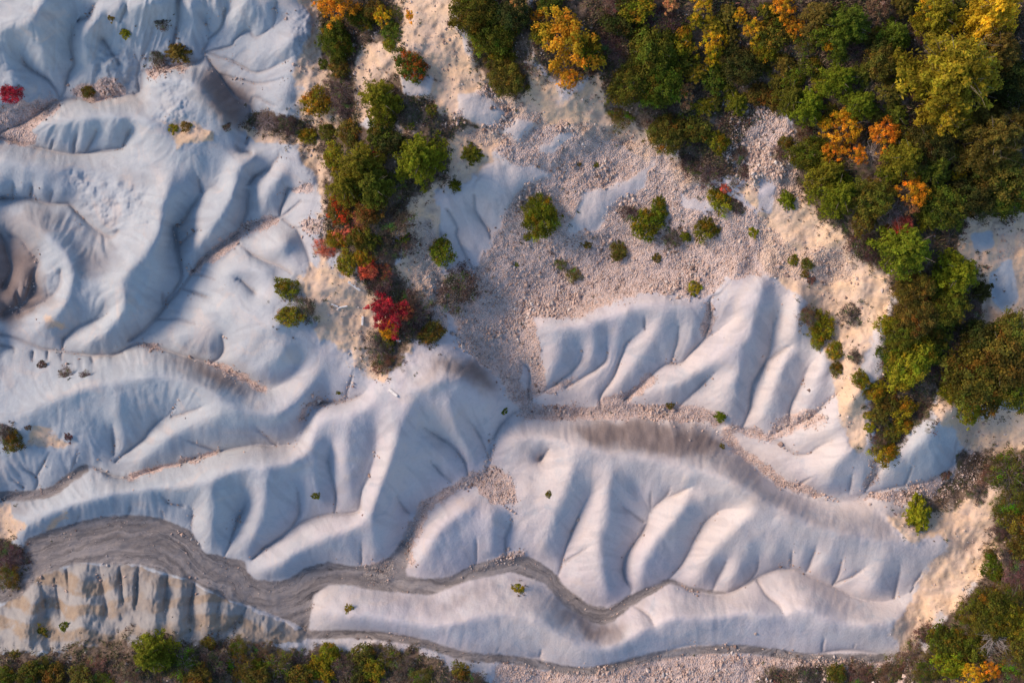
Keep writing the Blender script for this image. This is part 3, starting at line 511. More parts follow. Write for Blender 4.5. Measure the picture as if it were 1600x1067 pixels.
# ------------------------------------------------------------------ gravel: nobody could count it
def scatter(n, dens, seed):
    q = np.random.default_rng(seed); u = q.uniform(U0+20, U1-20, n); v = q.uniform(V0+20, V1-20, n)
    k = q.random(n) < samp(dens, u, v); return u[k], v[k]
nz = np.clip(.5+1.3*fbm(UU/22, VV/22, 5, 3), .05, 1)
dens = np.clip(m_scree*nz+.10*m_tan*nz+.03*m_dirt+.05*m_stream*nz+.55*wG*np.exp(-dG/3.0)*nz*(vnoise(UU/30, VV/30, 2) > .02)*(1-m_dirt), 0, 1)*(1-.7*m_marl)
u, v = scatter(520000, dens, 5)
n = len(u); q = np.random.default_rng(9)
z = samp(Z, u, v); x, y = unproj(u, v, z)
size = np.clip(q.lognormal(-2.86, .5, n)*(.75+.8*np.clip(.5+1.6*samp(vnoise(UU/35, VV/35, 3), u, v), 0, 1)**2), .035, .34)
tmpl = np.array([(1, 0, 0), (0, 1, 0), (-1, 0, 0), (0, -1, 0), (.2, .1, 1), (0, 0, -1)], float)
tf = np.array([(0, 1, 4), (1, 2, 4), (2, 3, 4), (3, 0, 4), (1, 0, 5), (2, 1, 5), (3, 2, 5), (0, 3, 5)])
ang = q.uniform(0, 6.28, n); V3 = tmpl[None]*q.uniform(.65, 1.25, (n, 6, 1))*size[:, None, None]
V3[:, :, 2] *= .65; ca, sa_ = np.cos(ang)[:, None], np.sin(ang)[:, None]
vx = V3[:, :, 0]*ca-V3[:, :, 1]*sa_*.75; vy = V3[:, :, 0]*sa_+V3[:, :, 1]*ca*.75
VR = np.stack([vx+x[:, None], vy+y[:, None], V3[:, :, 2]+z[:, None]+size[:, None]*.2], -1).reshape(-1, 3)
FR = (tf[None]+np.arange(n)[:, None, None]*6).reshape(-1, 3)
me = fast_mesh('gravel', VR, FR, 3, False)
pal = np.array([(.70, .52, .43), (.60, .43, .35), (.76, .61, .52), (.42, .29, .24), (.56, .50, .47), (.26, .18, .15), (.78, .69, .62)])
ci = pal[q.choice(7, n, p=[.27, .23, .14, .13, .10, .07, .06])]*q.uniform(.85, 1.15, (n, 1))
vcol(me, 'tint', np.concatenate([np.repeat(ci, 6, 0), np.ones((n*6, 1))], 1)); me.materials.append(M_attr)
o = bpy.data.objects.new('gravel', me); col.objects.link(o); setp(o, 'loose pink and beige scree stones strewn over the slope and gully floors', 'gravel', kind='stuff')
print('gravel', n)

# ------------------------------------------------------------------ plant templates (unit crown radius)
def tube(P, rad, k=5):
    P = np.array(P, float); n = len(P); vs_, fs = [], []
    for i in range(n):
        d = P[min(i+1, n-1)]-P[max(i-1, 0)]; d /= np.linalg.norm(d)+1e-9
        a = np.cross(d, (0.31, .2, .93)); a /= np.linalg.norm(a)+1e-9; b = np.cross(d, a)
        for j in range(k):
            t_ = 6.2832*j/k; vs_.append(P[i]+rad[i]*(a*math.cos(t_)+b*math.sin(t_)))
    for i in range(n-1):
        for j in range(k): fs.append((i*k+j, i*k+(j+1) % k, (i+1)*k+(j+1) % k, (i+1)*k+j))
    return vs_, fs
def wood(name, seed, H, branches, mat, rad=.05, twigs=0, reach=.85):
    q = np.random.default_rng(seed); V_, F_ = [], []
    def add(P, r_, k=5):
        a, f = tube(P, r_, k); o = len(V_); V_.extend(a); F_.extend([tuple(i+o for i in x) for x in f])
    lean = q.normal(0, .06, 2); top = np.array([lean[0], lean[1], H*.85])
    add([(0, 0, -.25), (lean[0]*.3, lean[1]*.3, H*.3), (lean[0]*.8, lean[1]*.8, H*.6), top], [rad*1.3, rad, rad*.7, rad*.25], 7)
    tips = []
    for i in range(branches):
        t_ = q.uniform(.12, .85); s = np.array([lean[0]*t_, lean[1]*t_, H*.85*t_]); an = i*2.4+q.normal(0, .3); L = reach*q.uniform(.65, 1.05)*(1-.35*max(0, t_-.4))
        e = s+np.array([math.cos(an)*L, math.sin(an)*L, H*q.uniform(.10, .38)]); mdl = (s+e)/2+q.normal(0, .05, 3)+np.array([0, 0, .05])
        add([s, mdl, e], [rad*.5, rad*.32, rad*.12], 5); tips.append((mdl, e))
        for _ in range(twigs):
            t2 = q.uniform(.25, 1); a = s*(1-t2)+e*t2+q.normal(0, .02, 3); dv = q.normal(0, 1, 3); dv[2] = abs(dv[2])*.8; dv += (e-s)*.8; dv *= q.uniform(.15, .42)/np.linalg.norm(dv)
            m_ = a+dv*.5+q.normal(0, .02, 3); add([a, m_, a+dv], [rad*.16, rad*.11, rad*.05], 3)
    me = bpy.data.meshes.new(name); me.from_pydata([tuple(a) for a in V_], [], F_); me.materials.append(mat); me.update(); return me
def leaves(name, P, Nn, size, tint, seed, asp=1.0, spread=.55):
    q = np.random.default_rng(seed); n = len(P)
    nr = Nn+q.normal(0, spread, (n, 3)); nr /= np.linalg.norm(nr, axis=1)[:, None]+1e-9
    a = np.cross(nr, q.normal(0, 1, (n, 3))); a /= np.linalg.norm(a, axis=1)[:, None]+1e-9; b_ = np.cross(nr, a)
    s = size*q.uniform(.6, 1.3, n)[:, None]
    v0 = P-a*s*asp; v1 = P+b_*s*.55; v2 = P+a*s*asp; v3 = P-b_*s*.55
    VV_ = np.stack([v0, v1, v2, v3], 1).reshape(-1, 3); me = fast_mesh(name, VV_, np.arange(4*n).reshape(-1, 4), 4, False)
    vcol(me, 'tint', np.concatenate([np.repeat(tint, 4, 0), np.ones((4*n, 1))], 1)); me.materials.append(M_leaf); return me
def tints(q, n, clump, amp=.35):
    k = (1+amp*(clump-.5)*2)[:, None]*q.uniform(.72, 1.28, (n, 1)); hue = 1+q.normal(0, .07, (n, 3)); return np.clip(k*hue, .1, 2.4)
def crown_broad(seed, H, ncl, per, lsize, gap=.0, cl=.23, patch=None, amp=.4):
    q = np.random.default_rng(seed); P, Nn, T = [], [], []
    lob = [(q.uniform(0, 6.28), q.uniform(.1, .28)) for _ in range(3)]
    for i in range(ncl):
        an = i*2.39996+q.normal(0, .25); rr = math.sqrt((i+.5)/ncl)*.88
        rr *= 1+sum(a*math.cos((k+2)*(an-p)) for k, (p, a) in enumerate(lob))*.7
        if q.random() < gap: continue
        if q.random() < .10: rr *= q.uniform(1.1, 1.3)
        z = H*(.45+.55*math.sqrt(max(0, 1-min(1, rr)**2)))*q.uniform(.75, 1.05)-.05
        c = np.array([math.cos(an)*rr, math.sin(an)*rr, z]); cr = cl*q.uniform(.6, 1.25)
        n = int(per*(cr/cl)**2); d = q.normal(0, 1, (n, 3)); d[:, 2] = d[:, 2]*.8+.35; d /= np.linalg.norm(d, axis=1)[:, None]
        rad = cr*np.clip(np.abs(q.normal(.75, .38, n)), .1, 1.9)[:, None]; P.append(c+d*rad); Nn.append(d*.7+np.array([0, 0, .6])); cc = q.random()
        tt = tints(q, n, np.full(n, cc), amp)*np.array([1+q.normal(0, .14), 1+q.normal(0, .07), 1])
        if patch is not None and q.random() < patch[0]: tt = tt*np.array(patch[1])
        T.append(tt)
    # skirt and inner leaves down to the ground
    n = int(ncl*per*.35); an = q.uniform(0, 6.28, n); rr = np.sqrt(q.random(n))*.9; z = H*q.uniform(.08, .6, n)
    if gap < .15: P.append(np.stack([np.cos(an)*rr, np.sin(an)*rr, z], 1)); Nn.append(np.tile((0, 0, 1.), (n, 1))); T.append(tints(q, n, np.full(n, .4), .2))
    P = np.vstack(P); P[:, 2] = np.maximum(P[:, 2], .03)
    return leaves('crown', P, np.vstack(Nn), lsize, np.vstack(T), seed+1)
def crown_conifer(seed, H, nb, per, lsize, droop=.1, amp=.35, col2=None):
    q = np.random.default_rng(seed); P, Nn, T = [], [], []
    for i in range(nb):
        f_ = i/nb; z0 = H*(.1+.85*f_); L = (1-.78*f_**1.3)*q.uniform(.78, 1.1); an = i*2.39996+q.normal(0, .25)
        n = int(per*(.35+.65*L)); t_ = q.random(n)**.6; wv_ = (.07+.16*(1-t_))*L*q.normal(0, 1, n)*.8
        dx, dy = math.cos(an), math.sin(an); x_ = dx*t_*L-dy*wv_; y_ = dy*t_*L+dx*wv_
        z_ = z0+t_*L*(.22-droop*t_)*H*.5+q.normal(0, .035, n)
        amp = amp; P.append(np.stack([x_, y_, z_], 1)); s_ = np.sign(wv_)
        Nn.append(np.stack([-dy*s_*.2+dx*.25, dx*s_*.2+dy*.25, np.ones(n)], 1)); cc = q.random()
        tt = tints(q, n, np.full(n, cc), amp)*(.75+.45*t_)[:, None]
        T.append(tt)
    return leaves('crown', np.vstack(P), np.vstack(Nn), lsize, np.vstack(T), seed+1, 1.5, .5)
TP = {}
def reg(kind, mesh_pair): TP.setdefault(kind, []).append(mesh_pair)
for s in range(3):
    reg('broad_s', (crown_broad(20+s, 1.1, 52, 44, .066, .1, .2, (.18, (1.25, .85, .8)), .5), wood('trunk', 320+s, 1.0, 7, M_bark, .06), 1.1))
    reg('broad_l', (crown_broad(30+s, 1.25, 120, 80, .036, .12, .15, (.12, (1.3, .9, .8)), .6), wood('trunk', 330+s, 1.15, 11, M_bark, .05), 1.25))
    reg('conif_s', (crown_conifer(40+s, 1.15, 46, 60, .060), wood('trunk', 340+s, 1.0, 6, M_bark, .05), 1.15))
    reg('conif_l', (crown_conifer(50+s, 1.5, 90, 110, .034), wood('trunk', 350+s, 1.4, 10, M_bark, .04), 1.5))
    reg('autumn', (crown_broad(60+s, 1.3, 95, 52, .042, .20, .13, (.25, (.7, .8, .8)), .4), wood('trunk', 360+s, 1.2, 12, M_bark, .05, 3), 1.3))
    reg('mixed', (crown_broad(70+s, 1.1, 60, 56, .055, .08, .18, (.35, (3.2, .62, .9)), .4), wood('trunk', 370+s, 1.0, 9, M_bark, .05, 3), 1.1))
    reg('twiggy', (crown_broad(80+s, 1.0, 90, 52, .038, .2, .2, (.2, (.8, 1.5, .5)), .5), wood('branches', 380+s, .9, 26, M_grey, .035, 9, .9), 1.0))
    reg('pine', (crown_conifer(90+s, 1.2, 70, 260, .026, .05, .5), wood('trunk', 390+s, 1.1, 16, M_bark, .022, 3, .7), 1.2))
reg('bare', (None, wood('branches', 400, .8, 24, M_pale, .03, 14, .9), 1.0)); reg('bare', (None, wood('branches', 401, .8, 30, M_grey, .032, 16, .9), 1.0))
reg('tuft', (crown_broad(110, .9, 14, 22, .15), None, .9)); reg('tuft', (crown_broad(111, .9, 12, 22, .16), None, .9))
PAL = {'g': ((.175, .185, .012), 'bright green'), 'd': ((.072, .080, .016), 'dark green'), 'o': ((.70, .31, .02), 'orange'), 'y': ((.64, .41, .02), 'golden yellow'),
 'l': ((.28, .25, .016), 'yellow-green'), 'v': ((.17, .14, .022), 'olive'), 'r': ((.42, .03, .05), 'crimson'), 'c': ((.60, .17, .09), 'coral red'),
 'b': ((.22, .13, .085), 'brown'), 'n': ((.145, .095, .08), 'dark brown'), 'p': ((.74, .38, .14), 'pale orange'), 'h': ((.125, .14, .014), 'mid green'), 'k': ((.29, .235, .016), 'olive-gold')}
# kind, colour, x, y, crown radius (photo pixels), [label]
A = []
def add(s):
    for ln in s.strip().split('\n'):
        ln = ln.strip()
        if not ln: continue
        h_, _, lab = ln.partition('|'); f_ = h_.split(); A.append((f_[0], f_[1], float(f_[2]), float(f_[3]), float(f_[4]), lab.strip()))
add("""
conif_s l 195 50 11|small bright yellow-green bush high on the grey slope in the top left corner
tuft v 173 27 6|tiny olive tuft above the yellow-green bush on the top left slope
conif_s v 277 80 20|round olive green bush above the furry grey rock outcrop at top left
twiggy n 246 90 14|brown twiggy shrub touching the left of the round olive bush at top left
twiggy n 256 38 13|thin brown twigs on the pale slope above the round olive bush
broad_s r 18 146 17|crimson shrub at the left edge on grey scree
broad_s v 137 143 10|small olive bush on the pebble strip right of the crimson edge shrub
tuft l 270 200 9|yellow-green tuft at the foot of the furry grey outcrop
tuft v 290 196 10|olive tuft on the tan lip below the furry grey outcrop
twiggy n 354 198 8|brown twigs on the tan lip right of the olive tuft below the outcrop
autumn o 530 8 28|orange autumn tree cut by the top edge left of the tan clearing
autumn o 506 4 17|small orange autumn tree leftmost at the top edge
broad_s h 563 26 20
broad_l h 523 62 27|dark bushy evergreen on the brink below the leftmost orange trees
autumn y 598 24 15|golden yellow sapling near the top edge in the tan clearing
broad_s v 585 14 16
twiggy v 617 26 18
broad_s h 613 50 17
broad_s l 608 70 10
tuft o 641 24 8|small orange shrublet at the top of the tan clearing
tuft h 505 100 9|small green bush on the brink above the yellow-green marl edge bush
broad_s v 530 104 17
mixed h 641 102 25|round bush half green and half rusty beside the tan clearing
conif_l g 592 152 35|large bright green juniper left of the curving footpath
broad_s l 495 158 23|yellow-green bush on the cream brink beside the grey marl
twiggy n 532 140 24
twiggy n 536 172 18
tuft g 642 197 6|tiny green plant beside the curving footpath below the large juniper
tuft v 674 172 10|olive tuft in dry grass right of the large juniper
bare n 416 190 24|bare grey shrub with fanning twigs on the brink at upper left
twiggy n 450 193 19|brown twiggy shrub right of the bare fanning shrub on the brink
broad_s l 480 212 14
broad_s h 512 207 15
broad_s v 546 208 20
broad_s h 592 208 21
broad_s l 523 246 20
conif_l g 562 252 36|bright green conifer with the crimson shrublet at its right shoulder
tuft r 588 241 8|crimson shrublet between the two big bright green conifers
broad_s d 606 222 22
conif_l g 655 243 43|largest bright green conifer of the central thicket
conif_s g 737 238 19|round green bush alone right of the central thicket
conif_s g 711 289 11|small round green bush above the blue grooved slope
broad_l h 738 12 36
broad_l h 772 44 36
broad_l d 800 22 28
broad_s g 787 84 20
broad_s l 752 62 18
broad_l v 791 120 28|dull olive tree at the lower tip of the clump left of the orange oak
twiggy v 772 96 16
conif_l g 540 288 32
conif_l h 580 286 34
mixed v 535 325 26
broad_s v 578 325 25
tuft c 557 301 12|coral red shoot on the left side of the central thicket
tuft c 592 309 11|coral red shoot on the right side of the central thicket
twiggy b 612 300 22
twiggy b 622 345 24
tuft c 551 356 13
twiggy c 565 340 15
twiggy c 580 392 15
twiggy c 595 425 16
twiggy n 638 500 20
twiggy r 640 486 14
tuft r 596 478 14
tuft r 618 497 12
tuft c 532 366 13
broad_s l 526 374 15
broad_s h 566 372 22
twiggy c 508 389 17|rusty red shrub on the left rim of the central thicket
twiggy n 598 385 24
broad_s l 566 402 15
broad_s l 540 412 17
broad_s c 574 420 16|coral red bush above the fallen white planks
tuft g 632 372 9
twiggy n 634 382 18
twiggy n 592 440 24
tuft l 605 441 7
broad_s g 690 393 20|bright green bush at the bottom of the blue grooved slope
twiggy n 716 452 34|leafless purple-brown shrub with pale forked stem beside the scree
broad_s g 447 451 18|vivid green bush on the left end of the tan spur
broad_s l 451 494 18|yellow-green bush just below the vivid green bush on the tan spur
twiggy n 478 484 20
autumn r 607 492 29|crimson smoke bush in the middle of the picture
broad_s c 628 486 15|coral red bush joined to the right of the crimson smoke bush
broad_s y 606 515 15|golden yellow bush under the crimson smoke bush
twiggy n 652 492 26
twiggy n 640 470 20
broad_s v 674 520 18|olive bush lowest on the right of the crimson smoke bush
twiggy n 590 540 22
broad_s v 606 536 12
twiggy b 597 568 18
autumn o 886 70 46|largest orange oak at the top centre
autumn y 872 32 26|golden oak joined to the top of the largest orange oak
autumn o 893 122 16|small orange tree at the foot of the largest orange oak
tuft o 838 26 12|small round orange shrub left of the golden oak
autumn p 812 8 18|pale orange tree at the top edge left of the golden oak
broad_s g 848 52 18
broad_s g 925 78 22
broad_s h 858 4 18
broad_s d 965 30 24
broad_s d 1000 50 22
twiggy n 955 70 24
twiggy n 1040 30 26
twiggy b 975 85 20
broad_l h 1022 72 38
broad_l h 988 128 34
broad_l h 1034 128 36
broad_s h 1060 92 26
broad_s d 1004 100 24
autumn p 1048 6 13|pale orange treetop at the top edge above the dark green clump
autumn y 1099 8 18|golden treetop at the top edge right of the pale orange one
autumn y 1114 64 25|golden oak standing in the dark wood right of the dark green clump
autumn y 1112 94 12|small golden shrub at the foot of the golden oak in the dark wood
broad_s h 1117 122 20
autumn y 1155 24 13
autumn y 1176 44 18
broad_s l 1194 76 21
broad_l d 1160 100 30
broad_s h 1135 90 18
autumn p 1070 142 15|slender pale orange tree between the dark green clump and olive bushes
tuft p 1073 166 10|pale orange shrub just below the slender pale orange tree
broad_l v 1042 208 29
broad_s v 1086 198 25
conif_s g 1153 158 22|bright green conifer on dark soil at the edge of the upper wood
broad_s g 1122 221 17|green bush on the brown brink above the cream landslip
twiggy v 970 183 20|dark olive twiggy bush on the lip of the landslip
twiggy n 1082 256 24
twiggy n 1106 272 22
tuft g 932 257 5|tiny green plant high on the pink scree
tuft v 905 256 4
autumn o 1222 12 21
autumn o 1244 42 16
autumn y 1297 66 14
broad_s l 1208 78 15
autumn b 1228 72 12
conif_l h 1328 34 42
conif_l v 1286 22 28
conif_s h 1290 58 20
autumn b 1376 14 20
conif_l h 1404 52 30
broad_l v 1380 92 30
twiggy n 1352 84 24
pine k 1470 18 38
autumn y 1462 16 24
pine y 1560 14 52|golden crown in the top right corner
pine k 1505 105 78|huge olive pine filling the top right of the wood
pine k 1450 120 34
pine k 1490 170 46
pine v 1565 72 44
broad_l d 1592 130 40
pine v 1560 212 56
pine v 1598 190 44
conif_l g 1316 120 30
conif_s h 1352 112 22
conif_l h 1240 150 26
conif_l g 1268 160 32
conif_l g 1350 158 28
conif_s v 1396 142 24
conif_s h 1404 176 22
autumn y 1320 194 30|bright golden tree beside the bare patch of the right wood
autumn y 1290 194 13
autumn o 1308 232 21
autumn o 1386 208 26|orange tree right of the bright golden tree
autumn o 1342 242 15
bare n 1361 236 22
broad_l h 1272 240 30
conif_l g 1300 268 34
conif_l g 1422 244 34
conif_s h 1392 268 22
broad_l d 1460 225 34
conif_l h 1466 258 30
autumn y 1499 238 12
autumn y 1524 246 17
tuft o 1553 240 6
broad_l v 1566 262 44
broad_s v 1230 222 12|small olive bush on the cream slope left of the wood
twiggy n 1222 241 14
twiggy n 1254 250 16
conif_l g 1318 302 38
conif_s g 1232 312 16|round green bush alone on the cream slope left of the wood
broad_l v 1366 308 32
twiggy n 1310 340 22
broad_s v 1352 345 20
bare p 1394 326 28|leafless tree with a long white bough beside the orange treetop
autumn o 1430 298 24|orange treetop above the coral bush of the right wood
autumn p 1428 322 13
autumn y 1496 274 14
autumn o 1530 270 10
broad_l h 1478 320 38
broad_l d 1515 305 38
broad_l h 1570 300 40
conif_s g 1450 342 20
broad_s c 1412 353 16|coral red bush on top of the bright green conifer
broad_s v 1388 362 14
conif_l g 1424 386 45|bright green conifer under the coral red bush
twiggy n 1350 384 28
twiggy b 1370 402 20
conif_l g 1504 426 38|green conifer beside the blue marl hollow at right
autumn y 1477 438 14|golden bush between the two green conifers of the right bank
conif_s d 1535 456 20
broad_l v 1432 450 28
broad_l h 1482 480 30
broad_l v 1436 492 32
broad_s l 1386 508 16
broad_l h 1412 522 26
broad_s h 1466 520 24
twiggy n 1510 478 26
twiggy n 1490 535 24
tuft g 1240 407 9|small green tuft at the left end of the cream ledge
broad_s v 1262 412 10
tuft v 1258 428 7
tuft b 1268 437 7
broad_s l 1285 510 21|yellow-green bush at the head of the pale ridges on the right
twiggy b 1262 494 16
twiggy n 1330 492 20
broad_s l 1278 534 11
broad_s l 1306 548 14
broad_s v 1308 576 11
twiggy n 1336 556 12
broad_l l 1426 564 38|light green rounded tree at the middle of the right bank
broad_s h 1398 548 22
broad_s h 1452 548 24
broad_s g 1346 593 14
broad_s l 1371 610 17
broad_s l 1410 596 18
broad_s v 1388 625 18
broad_s l 1412 638 19
broad_s v 1378 645 16
tuft l 1357 648 8
broad_s l 1415 664 15
broad_s v 1398 672 16
twiggy b 1378 684 16
broad_s l 1384 706 20|yellow-green bush at the lowest tip of the right bank thicket
tuft l 1360 668 9
twiggy n 1438 642 15
broad_l v 1524 588 46
broad_l v 1572 562 48
broad_l h 1592 610 34
broad_s l 1498 612 25
broad_s l 1514 640 22|yellow-green bush overhanging the blue marl slope at right
broad_s v 1548 624 24
twiggy n 1480 575 24
broad_l d 1540 530 32
broad_l v 1590 530 36
twiggy v 1578 738 34
twiggy v 1590 782 28
twiggy b 1548 742 20
twiggy n 1530 770 18
tuft b 1478 742 9
conif_s g 1127 650 11|small bright green bush beside the middle stream
tuft v 1047 632 7|tiny olive plant beside the middle stream left of the small green bush
tuft v 1128 698 5|tiny plant on the dark taupe flank above the middle stream
tuft v 858 772 6|tiny plant on the pale central mound
tuft g 787 642 6|tiny green plant at the right foot of the grey dome
tuft g 493 774 7|tiny green plant in the blue hollow left of centre
tuft g 529 613 4|tiny green sprig on the white slope below the tan spur
tuft k 545 951 8|small yellow-green plant at the left end of the lowest ridge
tuft k 810 922 10|small yellow plant on the lowest ridge below the stream bend
conif_s l 1438 806 28|round yellow-green bush alone on the grey flat at lower right
broad_l g 845 338 30|largest round green bush on the pink scree
tuft g 824 370 7|tiny green plant at the foot of the largest scree bush
broad_s g 1012 350 24|green bush of the two touching bushes in mid scree, the larger
broad_s g 1030 324 15|smaller upper bush touching the larger one in mid scree
twiggy n 984 332 14|brown twiggy shrub left of the two touching scree bushes
conif_s g 1072 369 10|small green bush left of a bigger one on the right of the scree
broad_s g 1103 358 18|green bush on the right of the scree beside a smaller one
broad_s v 967 393 14|dark olive bush below the two touching scree bushes
tuft v 918 382 7|small olive tuft between the largest scree bush and the dark olive bush
twiggy v 877 413 11|grey-green tuft on the lower scree, left of a pair
twiggy v 897 429 12|grey-green tuft on the lower scree, right of a pair
tuft v 1027 402 8|small olive tuft under the larger touching scree bush
twiggy n 1050 372 16|dark brown scrub between the scree bushes
tuft l 1085 451 12|yellow-green tuft at the lower rim of the scree
tuft l 1178 362 9|yellow-green tuft right of the scree bushes on cream ground
broad_s l 1126 312 20|yellow-green bush with coral top at the upper rim of the scree
tuft c 1134 293 9|coral red shrublet on top of the yellow-green rim bush
twiggy n 1152 322 14|brown twigs right of the yellow-green rim bush
tuft g 808 413 4|tiny green dot of a plant on the left of the scree
twiggy n 1155 240 14
twiggy n 1165 268 12
broad_s v 17 688 17|olive bush on the left edge of the white slopes
twiggy n 4 676 16|brown twiggy shrub cut by the left edge beside the olive bush
tuft n 65 571 8|dark brown tuft on the white bank at far left
twiggy b 102 584 12|brown shrub with yellow tip on the white bank at far left
twiggy n 132 586 8|small brown shrub right of the yellow-tipped one on the white bank
tuft n 106 682 7|dark tuft at the right end of the tan streak at far left
tuft n 43 667 6|tiny brown tuft above the olive bush on the left edge
twiggy n 14 872 24|dark brown thicket shrub by the bend of the grey stream bed
twiggy v 12 902 20|olive brown shrub below the dark thicket shrub by the stream bend
tuft v 65 988 9|small olive tuft on the grey slope at lower left, left of a pair
tuft h 101 980 9|small green tuft beside the banded outcrop at lower left
tuft v 22 1024 9|small olive tuft on brown soil in the lower left corner
conif_l g 232 1026 34|largest bright green bush on the bottom edge at left
broad_s h 4 1058 18
broad_s h 44 1054 20
broad_s v 82 1060 20
broad_s v 125 1062 20
twiggy v 160 1064 18
twiggy v 285 1040 26
broad_s v 326 1006 11
twiggy n 330 1040 26
broad_s v 310 1062 20
twiggy v 372 1046 26
broad_s v 402 1062 18
twiggy v 432 1040 24
broad_s h 402 1040 12
broad_s v 468 1060 20
twiggy n 470 1036 20
broad_s l 514 1024 18
broad_s l 500 1048 20
twiggy n 540 1044 22
broad_s v 566 1026 20
broad_s l 582 1050 18
twiggy v 606 1030 22
twiggy n 632 1050 22
twiggy v 660 1062 20
broad_s v 720 1050 15|olive bush standing apart on the gravel at the bottom edge
twiggy n 745 1062 14|brown shrub at the bottom edge right of the lone olive bush
broad_s v 1308 1052 15|dark green bush on reddish soil at the bottom edge right of centre
twiggy n 1262 1060 20
twiggy b 1345 1054 22
twiggy b 1392 1048 24
twiggy b 1426 1024 22
twiggy n 1568 830 18
twiggy n 1576 866 22
broad_s h 1558 892 20|green bush on the lower right beside the tan slope
broad_s v 1596 860 20
twiggy v 1548 868 14
broad_s v 1512 962 16
broad_s h 1470 1000 22
twiggy b 1444 992 18
broad_l h 1556 958 36
broad_l g 1584 972 30
broad_s h 1500 1006 22
bare p 1562 996 34|bare branching tree in the lower right corner wood
broad_s l 1488 1042 22
autumn y 1524 1054 20|golden bush on the bottom edge at lower right
autumn o 1552 1048 14
twiggy v 1590 1036 26
twiggy v 1450 1048 24
broad_s h 1530 1010 24
broad_s v 1596 1004 22
twiggy n 1528 948 22
""")
# the dark layer of the woods between the trees named above
qq = random.Random(11); WOOD = [poly("935,0 1600,0 1600,325 1480,345 1420,340 1330,330 1270,250 1230,160 1150,150 1090,170 960,20"), poly("1400,470 1530,500 1600,540 1600,600 1450,590 1400,560"), poly("0,1030 200,1048 240,1010 400,1010 640,1025 690,1062 0,1067"),
 poly("1555,760 1600,750 1600,1067 1440,1067 1430,1030 1500,980 1560,930"), poly("515,260 590,230 630,300 630,380 580,430 530,420")]
ex = []
for tr_ in range(9000):
    x_, y_ = qq.uniform(0, 1600), qq.uniform(0, 1067); r_ = qq.uniform(15, 29)
    if len(ex) >= 130: break
    if not any(inpoly(p_, np.array([[x_]]), np.array([[y_]]))[0, 0] for p_ in WOOD): continue
    if any(math.hypot(a_[2]-x_, a_[3]-y_) < a_[4]*.78+r_*.35 for a_ in A) or any(math.hypot(a_[2]-x_, a_[3]-y_) < r_*1.1 for a_ in ex): continue
    ex.append((qq.choice(['broad_s', 'broad_s', 'twiggy', 'conif_s', 'conif_s', 'conif_s']), qq.choice('dvvhhkl') , x_, y_, r_, ''))
A = [a for a in A]+[('twiggy' if (y_ > 750 and i_ % 3) else k_, ('n', 'b', 'v')[i_ % 3] if (k_ == 'twiggy' or (y_ > 750 and i_ % 3)) else c_, x_, y_, r_, l_) for i_, (k_, c_, x_, y_, r_, l_) in enumerate(ex)]
print('understory', len(ex))
# ------------------------------------------------------------------ low scrub and litter plants: ground cover
nz2 = np.clip(.5+1.6*fbm(UU/30+9, VV/30, 6, 3), 0, 1)
dens = np.clip(m_dirt*nz2*1.0+.035*m_tan*nz2+.02*m_scree*nz2, 0, 1)
for a_ in A:      # litter and dry stems round the foot of every plant
    ix0, ix1 = int((a_[2]-2*a_[4]-U0)/S), int((a_[2]+2*a_[4]-U0)/S); iy0, iy1 = int((a_[3]-2*a_[4]-V0)/S), int((a_[3]+2*a_[4]-V0)/S)
    ix0, iy0 = max(0, ix0), max(0, iy0); su, sv = UU[iy0:iy1, ix0:ix1], VV[iy0:iy1, ix0:ix1]
    dens[iy0:iy1, ix0:ix1] += .55*np.exp(-(np.hypot(su-a_[2], sv-a_[3])/(a_[4]*1.05))**2)*(a_[4] > 9)*nz2[iy0:iy1, ix0:ix1]
u, v = scatter(70000, dens, 15); n = len(u); q = np.random.default_rng(19); z = samp(Z, u, v); x, y = unproj(u, v, z)
K = 14
sz = q.uniform(.14, .42, n)*(.6+.8*samp(m_dirt, u, v))
th = q.uniform(0, 6.28, (n, K)); el = q.uniform(.25, 1.4, (n, K)); ln = q.uniform(.5, 1.1, (n, K))*sz[:, None]
off = q.normal(0, .45, (n, K, 2))*sz[:, None, None]
bx = x[:, None]+off[..., 0]; by = y[:, None]+off[..., 1]; bz = np.repeat(z[:, None], K, 1)
d = np.stack([np.cos(th)*np.cos(el), np.sin(th)*np.cos(el), np.sin(el)], -1)*ln[..., None]
wd = .045; pa = np.stack([-np.sin(th)*wd, np.cos(th)*wd, th*0], -1)
p0 = np.stack([bx, by, bz], -1)
T3 = np.stack([p0+pa+d*.3, p0-pa+d*.3, p0+d], 2).reshape(-1, 3)
me = fast_mesh('undergrowth', T3, np.arange(len(T3)).reshape(-1, 3), 3, False)
pal = np.array([(.14, .085, .05), (.10, .11, .03), (.22, .15, .10), (.075, .09, .025), (.17, .06, .045), (.26, .20, .13)])
ci = pal[q.choice(6, n, p=[.28, .24, .18, .14, .06, .10])]; ci = np.repeat(ci, K, 0)*q.uniform(.6, 1.3, (n*K, 1))
vcol(me, 'tint', np.concatenate([np.repeat(ci, 3, 0), np.ones((n*K*3, 1))], 1)); me.materials.append(M_scrub)
o = bpy.data.objects.new('undergrowth', me); col.objects.link(o); setp(o, 'low brown and olive scrub covering the soil between the trees', 'undergrowth', kind='stuff')
print('scrub', n)

